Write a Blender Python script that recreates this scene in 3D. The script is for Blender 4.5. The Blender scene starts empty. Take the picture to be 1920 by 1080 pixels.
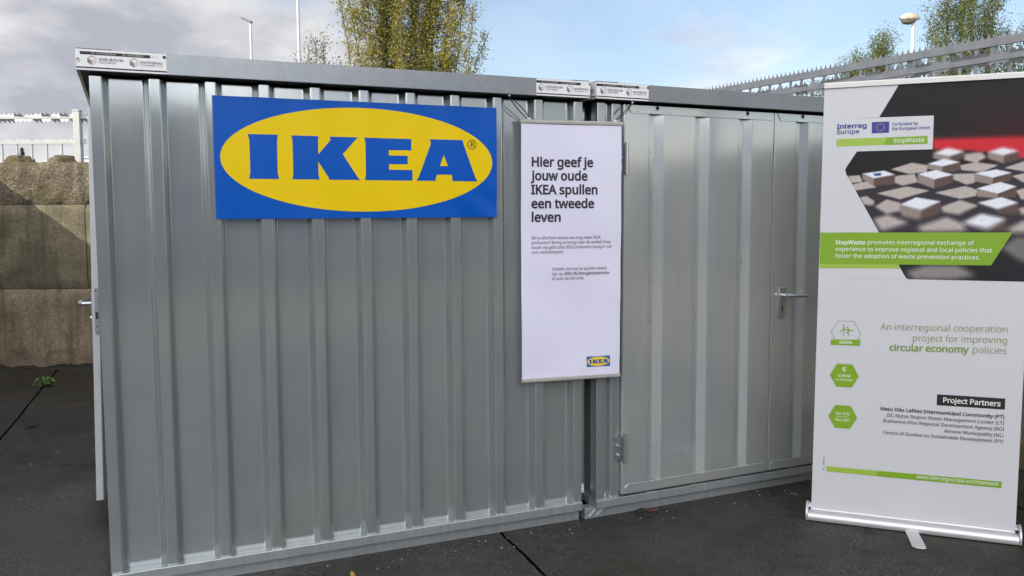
import bpy, bmesh, math, random
import numpy as np
from mathutils import Vector, Matrix

scene = bpy.context.scene
col = scene.collection
R = math.radians

# ------------------------------------------------------------------ camera
CAM_H = 1.5752
cam_d = bpy.data.cameras.new('camera')
cam_d.sensor_width = 36.0
cam_d.lens = 36.0 * 1629.27 / 1920.0
cam_d.clip_start = 0.05
cam_d.clip_end = 3000.0
cam = bpy.data.objects.new('camera', cam_d)
col.objects.link(cam)
pitch, roll = 0.0842, -0.0049
fw = Vector((0, math.cos(pitch), -math.sin(pitch)))
up0 = Vector((0, math.sin(pitch), math.cos(pitch)))
rt0 = Vector((1, 0, 0))
rt = rt0 * math.cos(roll) + up0 * math.sin(roll)
up = up0 * math.cos(roll) - rt0 * math.sin(roll)
M3 = Matrix((rt, up, -fw)).transposed()
cam.matrix_world = Matrix.Translation((0, 0, CAM_H)) @ M3.to_4x4()
scene.camera = cam

# ------------------------------------------------------------------ sky and sun
SUN_DIR = Vector((-0.74, -0.40, 0.56)).normalized()
EL = math.asin(SUN_DIR.z)
ROT = math.atan2(SUN_DIR.x, SUN_DIR.y)
world = bpy.data.worlds.new('World')
scene.world = world
world.use_nodes = True
nt = world.node_tree
nt.nodes.clear()
N = nt.nodes.new
L_ = nt.links.new
wo = N('ShaderNodeOutputWorld')
bg = N('ShaderNodeBackground')
bg.inputs['Strength'].default_value = 0.13
sky = N('ShaderNodeTexSky')
sky.sky_type = 'NISHITA'
sky.sun_disc = False
sky.sun_elevation = EL
sky.sun_rotation = ROT
sky.air_density = 1.0
sky.dust_density = 1.2
sky.ozone_density = 1.2
tc = N('ShaderNodeTexCoord')
sep = N('ShaderNodeSeparateXYZ')
L_(tc.outputs['Generated'], sep.inputs[0])


def math_node(op, a, b=None, clamp=False):
    n = N('ShaderNodeMath')
    n.operation = op
    n.use_clamp = clamp
    for i, v in enumerate((a, b)):
        if v is None:
            continue
        if isinstance(v, (int, float)):
            n.inputs[i].default_value = v
        else:
            L_(v, n.inputs[i])
    return n.outputs[0]


# cloud layer: fractal noise on a stretched sky direction, thicker towards some bearings
mp = N('ShaderNodeMapping')
mp.inputs['Scale'].default_value = (1.0, 1.0, 2.6)
mp.inputs['Location'].default_value = (0.35, 0.1, 0.2)
L_(tc.outputs['Generated'], mp.inputs[0])
n1 = N('ShaderNodeTexNoise')
n1.inputs['Scale'].default_value = 3.0
n1.inputs['Detail'].default_value = 7.0
n1.inputs['Roughness'].default_value = 0.52
n1.inputs['Distortion'].default_value = 0.25
L_(mp.outputs[0], n1.inputs['Vector'])


def bank(x, y, z, width):
    """soft bank of cloud round one bearing of the sky: 1 at its centre, 0 beyond its width"""
    d = Vector((x, y, z)).normalized()
    vm = N('ShaderNodeVectorMath')
    vm.operation = 'DISTANCE'
    nm = N('ShaderNodeVectorMath')
    nm.operation = 'NORMALIZE'
    L_(tc.outputs['Generated'], nm.inputs[0])
    L_(nm.outputs[0], vm.inputs[0])
    vm.inputs[1].default_value = d
    r = math_node('DIVIDE', vm.outputs['Value'], width)
    return math_node('SUBTRACT', 1.0, r, clamp=True)


cover = math_node('ADD', n1.outputs['Fac'], math_node('MULTIPLY', bank(-0.62, 1, 0.22, 0.62), 0.55))
cover = math_node('ADD', cover, math_node('MULTIPLY', bank(0.20, 1, 0.205, 0.13), 0.11))
cover = math_node('ADD', cover, math_node('MULTIPLY', bank(0.33, 1, 0.27, 0.14), 0.12))
cover = math_node('SUBTRACT', cover, math_node('MULTIPLY', bank(0.02, 1, 0.20, 0.22), 0.25))
cover = math_node('SUBTRACT', cover, math_node('MULTIPLY', bank(0.36, 1, 0.16, 0.34), 0.13))
cover = math_node('ADD', cover, math_node('MULTIPLY', bank(0.2, -1, 0.5, 1.4), 0.50))
mr = N('ShaderNodeMapRange')
mr.interpolation_type = 'SMOOTHSTEP'
mr.inputs['From Min'].default_value = 0.50
mr.inputs['From Max'].default_value = 0.74
L_(cover, mr.inputs['Value'])
# cloud colour: grey bellies, bright tops
n2 = N('ShaderNodeTexNoise')
n2.inputs['Scale'].default_value = 5.5
n2.inputs['Detail'].default_value = 5.0
mp2 = N('ShaderNodeMapping')
mp2.inputs['Scale'].default_value = (1.0, 1.0, 2.2)
mp2.inputs['Location'].default_value = (3.1, 1.7, 0.4)
L_(tc.outputs['Generated'], mp2.inputs[0])
L_(mp2.outputs[0], n2.inputs['Vector'])
cr = N('ShaderNodeValToRGB')
cr.color_ramp.elements[0].position = 0.40
cr.color_ramp.elements[0].color = (2.45, 2.5, 2.85, 1)
cr.color_ramp.elements[1].position = 0.62
cr.color_ramp.elements[1].color = (4.7, 4.7, 4.7, 1)
L_(n2.outputs['Fac'], cr.inputs[0])
# unseen cloud bank behind the viewer, brightened to light the steel and banners
gain = math_node('ADD', math_node('MULTIPLY', bank(0.02, -1, 0.36, 0.85), 6.0), 1.0)
gain = math_node('ADD', gain, math_node('MULTIPLY', bank(0.22, 1, 0.21, 0.30), 0.40))
cb = N('ShaderNodeVectorMath')
cb.operation = 'SCALE'
L_(cr.outputs[0], cb.inputs[0])
L_(gain, cb.inputs['Scale'])
mx = N('ShaderNodeMix')
mx.data_type = 'RGBA'
veil = math_node('MAXIMUM', mr.outputs[0], 0.14)   # thin high veil over the blue
L_(veil, mx.inputs['Factor'])
L_(sky.outputs[0], mx.inputs['A'])
L_(cb.outputs[0], mx.inputs['B'])
L_(mx.outputs['Result'], bg.inputs['Color'])
L_(bg.outputs[0], wo.inputs[0])

sun_d = bpy.data.lights.new('sun', 'SUN')
sun_d.energy = 5.0
sun_d.angle = R(0.5)
sun_d.color = (1.0, 0.93, 0.82)
sun = bpy.data.objects.new('sun', sun_d)
sun.rotation_euler = (-SUN_DIR).to_track_quat('-Z', 'Y').to_euler()
sun.location = (-20, -6, 15)
col.objects.link(sun)

scene.view_settings.view_transform = 'Standard'
scene.view_settings.look = 'None'
scene.view_settings.exposure = 0.60
scene.view_settings.gamma = 1.0
scene.render.engine = 'CYCLES'

from mathutils.geometry import delaunay_2d_cdt


# ------------------------------------------------------------------ materials
def s2l(c):
    return tuple(((v / 255.0) / 12.92 if v / 255.0 <= 0.04045 else ((v / 255.0 + 0.055) / 1.055) ** 2.4) for v in c)


def mat(name, base, rough=0.5, metal=0.0, spec=0.5, var=0.0, var_scale=4.0, base2=None, bump=0.0, bump_scale=60.0,
        rough_var=0.0, stretch=(1, 1, 1), coat=0.0):
    m = bpy.data.materials.new(name)
    m.use_nodes = True
    t = m.node_tree
    p = t.nodes['Principled BSDF']
    p.inputs['Base Color'].default_value = (*base, 1)
    p.inputs['Roughness'].default_value = rough
    p.inputs['Metallic'].default_value = metal
    p.inputs['Specular IOR Level'].default_value = spec
    if coat:
        p.inputs['Coat Weight'].default_value = coat
        p.inputs['Coat Roughness'].default_value = 0.15
    c = t.nodes.new('ShaderNodeTexCoord')
    mpn = t.nodes.new('ShaderNodeMapping')
    mpn.inputs['Scale'].default_value = stretch
    t.links.new(c.outputs['Object'], mpn.inputs[0])
    if var or base2 or rough_var:
        n = t.nodes.new('ShaderNodeTexNoise')
        n.inputs['Scale'].default_value = var_scale
        n.inputs['Detail'].default_value = 6
        n.inputs['Roughness'].default_value = 0.6
        t.links.new(mpn.outputs[0], n.inputs['Vector'])
        r = t.nodes.new('ShaderNodeValToRGB')
        r.color_ramp.elements[0].position = 0.35
        r.color_ramp.elements[1].position = 0.65
        b2 = base2 if base2 else tuple(min(1, v * (1 + var)) for v in base)
        b1 = base if base2 else tuple(v * (1 - var) for v in base)
        r.color_ramp.elements[0].color = (*b1, 1)
        r.color_ramp.elements[1].color = (*b2, 1)
        t.links.new(n.outputs['Fac'], r.inputs[0])
        t.links.new(r.outputs[0], p.inputs['Base Color'])
        if rough_var:
            q = t.nodes.new('ShaderNodeMapRange')
            q.inputs['From Min'].default_value = 0.3
            q.inputs['From Max'].default_value = 0.7
            q.inputs['To Min'].default_value = rough - rough_var
            q.inputs['To Max'].default_value = rough + rough_var
            t.links.new(n.outputs['Fac'], q.inputs['Value'])
            t.links.new(q.outputs[0], p.inputs['Roughness'])
    if bump:
        nb = t.nodes.new('ShaderNodeTexNoise')
        nb.inputs['Scale'].default_value = bump_scale
        nb.inputs['Detail'].default_value = 5
        t.links.new(mpn.outputs[0], nb.inputs['Vector'])
        b = t.nodes.new('ShaderNodeBump')
        b.inputs['Strength'].default_value = bump
        b.inputs['Distance'].default_value = 0.01
        t.links.new(nb.outputs['Fac'], b.inputs['Height'])
        t.links.new(b.outputs[0], p.inputs['Normal'])
    return m


def steel_mat(name, base, rough, metal, spangle=0.0, streak=0.10, bumpy=0.02):
    """galvanised sheet: faint vertical rolling streaks, zinc flowers, drips and a few white spots"""
    m = bpy.data.materials.new(name)
    m.use_nodes = True
    t = m.node_tree
    nn = t.nodes.new
    ln = t.links.new
    p = t.nodes['Principled BSDF']
    p.inputs['Metallic'].default_value = metal
    c = nn('ShaderNodeTexCoord')
    mp_ = nn('ShaderNodeMapping')
    mp_.inputs['Scale'].default_value = (9, 9, 0.5)
    ln(c.outputs['Object'], mp_.inputs[0])
    n = nn('ShaderNodeTexNoise')
    n.inputs['Scale'].default_value = 3.0
    n.inputs['Detail'].default_value = 5
    ln(mp_.outputs[0], n.inputs['Vector'])
    r = nn('ShaderNodeValToRGB')
    r.color_ramp.elements[0].position = 0.3
    r.color_ramp.elements[1].position = 0.7
    r.color_ramp.elements[0].color = (*[v * (1 - streak) for v in base], 1)
    r.color_ramp.elements[1].color = (*[v * (1 + streak) for v in base], 1)
    ln(n.outputs['Fac'], r.inputs[0])
    # blotchy oxidation
    n_b = nn('ShaderNodeTexNoise')
    n_b.inputs['Scale'].default_value = 2.2
    n_b.inputs['Detail'].default_value = 6
    ln(c.outputs['Object'], n_b.inputs['Vector'])
    m1 = nn('ShaderNodeMix')
    m1.data_type = 'RGBA'
    m1.blend_type = 'MULTIPLY'
    m1.inputs['Factor'].default_value = 1.0
    r2 = nn('ShaderNodeValToRGB')
    r2.color_ramp.elements[0].position = 0.3
    r2.color_ramp.elements[1].position = 0.7
    r2.color_ramp.elements[0].color = (0.93, 0.95, 0.96, 1)
    r2.color_ramp.elements[1].color = (1.05, 1.03, 1.0, 1)
    ln(n_b.outputs['Fac'], r2.inputs[0])
    ln(r.outputs[0], m1.inputs['A'])
    ln(r2.outputs[0], m1.inputs['B'])
    last = m1.outputs['Result']
    # zinc flowers
    if spangle:
        v = nn('ShaderNodeTexVoronoi')
        v.inputs['Scale'].default_value = 140
        ln(c.outputs['Object'], v.inputs['Vector'])
        bw = nn('ShaderNodeRGBToBW')
        ln(v.outputs['Color'], bw.inputs[0])
        mm = nn('ShaderNodeMapRange')
        mm.inputs['To Min'].default_value = 1 - spangle
        mm.inputs['To Max'].default_value = 1 + spangle
        ln(bw.outputs[0], mm.inputs['Value'])
        vs = nn('ShaderNodeVectorMath')
        vs.operation = 'SCALE'
        ln(last, vs.inputs[0])
        ln(mm.outputs[0], vs.inputs['Scale'])
        last = vs.outputs[0]
    # splashes of dirt and lime: sparse pale specks
    v2 = nn('ShaderNodeTexVoronoi')
    v2.inputs['Scale'].default_value = 7
    ln(c.outputs['Object'], v2.inputs['Vector'])
    lt = nn('ShaderNodeMath')
    lt.operation = 'LESS_THAN'
    lt.inputs[1].default_value = 0.030
    ln(v2.outputs['Distance'], lt.inputs[0])
    m3 = nn('ShaderNodeMix')
    m3.data_type = 'RGBA'
    m3.inputs['B'].default_value = (0.62, 0.62, 0.6, 1)
    sc = nn('ShaderNodeMath')
    sc.operation = 'MULTIPLY'
    sc.inputs[1].default_value = 0.55
    ln(lt.outputs[0], sc.inputs[0])
    ln(sc.outputs[0], m3.inputs['Factor'])
    ln(last, m3.inputs['A'])
    ln(m3.outputs['Result'], p.inputs['Base Color'])
    q = nn('ShaderNodeMapRange')
    q.inputs['From Min'].default_value = 0.3
    q.inputs['From Max'].default_value = 0.7
    q.inputs['To Min'].default_value = rough - 0.02
    q.inputs['To Max'].default_value = rough + 0.03
    ln(n_b.outputs['Fac'], q.inputs['Value'])
    ln(q.outputs[0], p.inputs['Roughness'])
    if bumpy:
        nb = nn('ShaderNodeTexNoise')
        nb.inputs['Scale'].default_value = 5
        nb.inputs['Detail'].default_value = 2
        ln(c.outputs['Object'], nb.inputs['Vector'])
        b = nn('ShaderNodeBump')
        b.inputs['Strength'].default_value = bumpy
        b.inputs['Distance'].default_value = 0.05
        ln(nb.outputs['Fac'], b.inputs['Height'])
        ln(b.outputs[0], p.inputs['Normal'])
    return m


STEEL = steel_mat('galvanised_sheet', (0.45, 0.478, 0.48), 0.115, 0.70, bumpy=0.006, streak=0.035)
STEEL_DOOR = steel_mat('galvanised_door', (0.62, 0.655, 0.65), 0.15, 0.66, bumpy=0.006, streak=0.03)
STEEL_FASCIA = steel_mat('galvanised_fascia', (0.27, 0.288, 0.302), 0.22, 0.70, spangle=0.07, streak=0.04)
STEEL_RAIL = steel_mat('galvanised_rail', (0.44, 0.47, 0.48), 0.30, 0.6, spangle=0.05)
DOOR_EDGE = mat('pale_door_edge', (0.62, 0.64, 0.645), 0.35, 0.35, var=0.03)  # paler and less metallic than the rail steel
STEEL_SHADE = mat('shade_black', (0.035, 0.035, 0.036), 0.6, 0.2)  # near-black holds the shade under the eave and in the door gaps
ZINC = mat('zinc_fitting', (0.62, 0.63, 0.64), 0.28, 0.9)
DARK_METAL = mat('dark_fitting', (0.06, 0.065, 0.07), 0.4, 0.6)
HINGE_METAL = mat('hinge_zinc', (0.30, 0.32, 0.33), 0.38, 0.7)
BLACK = mat('black_print', (0.012, 0.012, 0.014), 0.6)
STICKER = mat('white_sticker', (0.80, 0.80, 0.79), 0.35, var=0.03)
ORANGE_PRINT = mat('orange_print', s2l((214, 160, 118)), 0.5)
GREY_PRINT = mat('grey_print', s2l((205, 205, 205)), 0.5)
INK = mat('ink', s2l((38, 38, 44)), 0.6)
INK_SOFT = mat('ink_soft', s2l((70, 68, 80)), 0.6)
BLUE = mat('blue_vinyl', (0.001, 0.088, 0.44), 0.30, spec=0.22, bump=0.04, bump_scale=6)
YELLOW = mat('yellow_vinyl', (0.80, 0.56, 0.001), 0.32, spec=0.22, bump=0.04, bump_scale=6)
PAPER = mat('poster_film', (0.70, 0.685, 0.81), 0.5, var=0.02, var_scale=3, bump=0.12, bump_scale=4)
ALU = mat('aluminium', (0.60, 0.60, 0.595), 0.36, 0.6, stretch=(0.3, 8, 8), var=0.04, var_scale=12)
ALU_MATT = mat('aluminium_matt', (0.46, 0.44, 0.41), 0.45, 0.3)
WHITE_PLASTIC = mat('white_plastic', (0.8, 0.8, 0.78), 0.4)
SHEET_WHITE = mat('banner_film', (0.64, 0.635, 0.655), 0.42, bump=0.05, bump_scale=3)
GREEN = mat('green_print', s2l((128, 168, 30)), 0.45)
GREEN_LIGHT = mat('green_print_light', s2l((160, 188, 70)), 0.45)
GREEN_TEXT = mat('green_grey_print', s2l((138, 155, 90)), 0.5)
NAVY = mat('navy_print', s2l((52, 56, 140)), 0.5)
WHITE_PRINT = mat('white_print', (0.80, 0.82, 0.74), 0.5)
STAR = mat('star_print', s2l((230, 200, 60)), 0.5)
CORD = mat('black_cord', (0.012, 0.012, 0.012), 0.55)


# ------------------------------------------------------------------ mesh helpers
class MB:
    def __init__(self):
        self.v = []
        self.f = []
        self.m = []

    def add(self, vs, fs, mi=0):
        o = len(self.v)
        self.v += [tuple(p) for p in vs]
        for f in fs:
            self.f.append([o + i for i in f])
            self.m.append(mi)

    def box(self, x0, x1, y0, y1, z0, z1, mi=0):
        self.add([(x0, y0, z0), (x1, y0, z0), (x1, y1, z0), (x0, y1, z0), (x0, y0, z1), (x1, y0, z1), (x1, y1, z1), (x0, y1, z1)],
                 [(3, 2, 1, 0), (4, 5, 6, 7), (0, 1, 5, 4), (1, 2, 6, 5), (2, 3, 7, 6), (3, 0, 4, 7)], mi)

    def poly(self, pts, y, mi=0):
        """flat print on a plane facing -y; pts are (x, z), any turn"""
        a = sum(pts[i][0] * pts[(i + 1) % len(pts)][1] - pts[(i + 1) % len(pts)][0] * pts[i][1] for i in range(len(pts)))
        if a < 0:
            pts = pts[::-1]
        self.add([(x, y, z) for x, z in pts], [tuple(range(len(pts)))], mi)

    def stroke(self, p, q, w, y, mi=0):
        d = Vector((q[0] - p[0], q[1] - p[1])).normalized()
        n = Vector((-d.y, d.x)) * w / 2
        self.poly([(p[0] - n.x, p[1] - n.y), (q[0] - n.x, q[1] - n.y), (q[0] + n.x, q[1] + n.y), (p[0] + n.x, p[1] + n.y)], y, mi)

    def disc(self, cx, cz, rx, rz, y, n=24, mi=0):
        self.poly([(cx + rx * math.cos(2 * math.pi * i / n), cz + rz * math.sin(2 * math.pi * i / n)) for i in range(n)], y, mi)

    def prism(self, pts, axis, a0, a1, mi=0):
        """pts: outline in the two other axes (in x,y,z order), extruded along axis"""
        def P(p, a):
            if axis == 'x':
                return (a, p[0], p[1])
            if axis == 'y':
                return (p[0], a, p[1])
            return (p[0], p[1], a)
        n = len(pts)
        vs = [P(p, a0) for p in pts] + [P(p, a1) for p in pts]
        fs = [(i, (i + 1) % n, n + (i + 1) % n, n + i) for i in range(n)]
        fs += [tuple(range(n))[::-1], tuple(range(n, 2 * n))]
        self.add(vs, fs, mi)

    def tube(self, pts, r, seg=8, mi=0, cap=True):
        pts = [Vector(p) for p in pts]
        rr = r if isinstance(r, (list, tuple)) else [r] * len(pts)
        rings = []
        ref = None
        for i, p in enumerate(pts):
            d = (pts[min(i + 1, len(pts) - 1)] - pts[max(i - 1, 0)])
            if d.length < 1e-9:
                d = Vector((0, 0, 1))
            d.normalize()
            if ref is None:
                ref = d.orthogonal().normalized()
            a = (ref - d * ref.dot(d))
            a = a.normalized() if a.length > 1e-6 else d.orthogonal().normalized()
            ref = a
            b = d.cross(a)
            rings.append([p + (a * math.cos(2 * math.pi * k / seg) + b * math.sin(2 * math.pi * k / seg)) * rr[i] for k in range(seg)])
        vs = [q for ring in rings for q in ring]
        fs = []
        for i in range(len(pts) - 1):
            for k in range(seg):
                k2 = (k + 1) % seg
                fs.append((i * seg + k, i * seg + k2, (i + 1) * seg + k2, (i + 1) * seg + k))
        if cap:
            fs.append(tuple(range(seg))[::-1])
            fs.append(tuple((len(pts) - 1) * seg + k for k in range(seg)))
        self.add(vs, fs, mi)

    def build(self, name, mats, parent=None, smooth=None, bevel=0.0, loc=None, recalc=False):
        me = bpy.data.meshes.new(name)
        me.from_pydata(self.v, [], self.f)
        for m_ in (mats if isinstance(mats, (list, tuple)) else [mats]):
            me.materials.append(m_)
        me.polygons.foreach_set('material_index', self.m)
        if recalc:
            b = bmesh.new()
            b.from_mesh(me)
            bmesh.ops.recalc_face_normals(b, faces=b.faces)
            b.to_mesh(me)
            b.free()
        if smooth is not None:
            me.polygons.foreach_set('use_smooth', [True] * len(me.polygons))
            me.set_sharp_from_angle(angle=R(smooth))
        me.update()
        o = bpy.data.objects.new(name, me)
        col.objects.link(o)
        if parent is not None:
            o.parent = parent
        if loc is not None:
            o.location = loc
        if bevel:
            bv = o.modifiers.new('bevel', 'BEVEL')
            bv.width = bevel
            bv.segments = 2
            bv.limit_method = 'ANGLE'
            bv.angle_limit = R(40)
        return o


def tag(o, label=None, cat=None, group=None, kind=None):
    if label:
        o['label'] = label
    if cat:
        o['category'] = cat
    if group:
        o['group'] = group
    if kind:
        o['kind'] = kind
    return o


def thing(name, label, cat, loc=(0, 0, 0), rz=0.0, group=None):
    o = bpy.data.objects.new(name, None)
    o.empty_display_size = 0.2
    col.objects.link(o)
    o.location = loc
    o.rotation_euler = (0, 0, rz)
    return tag(o, label, cat, group)


def round_line(pts, r, seg=3):
    """polyline with its inner corners rounded"""
    out = [Vector(pts[0])]
    for i in range(1, len(pts) - 1):
        a, b, c = Vector(pts[i - 1]), Vector(pts[i]), Vector(pts[i + 1])
        d1 = min(r, (a - b).length * 0.45)
        d2 = min(r, (c - b).length * 0.45)
        p = b + (a - b).normalized() * d1
        q = b + (c - b).normalized() * d2
        # a support point beside each end of the bend keeps the flats flat under smooth shading
        if (a - p).length > 0.006:
            out.append(p + (a - p).normalized() * 0.0025)
        for k in range(seg + 1):
            t = k / seg
            out.append(p * (1 - t) ** 2 + b * 2 * t * (1 - t) + q * t * t)
        if (c - q).length > 0.006:
            out.append(q + (c - q).normalized() * 0.0025)
    out.append(Vector(pts[-1]))
    return out


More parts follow.
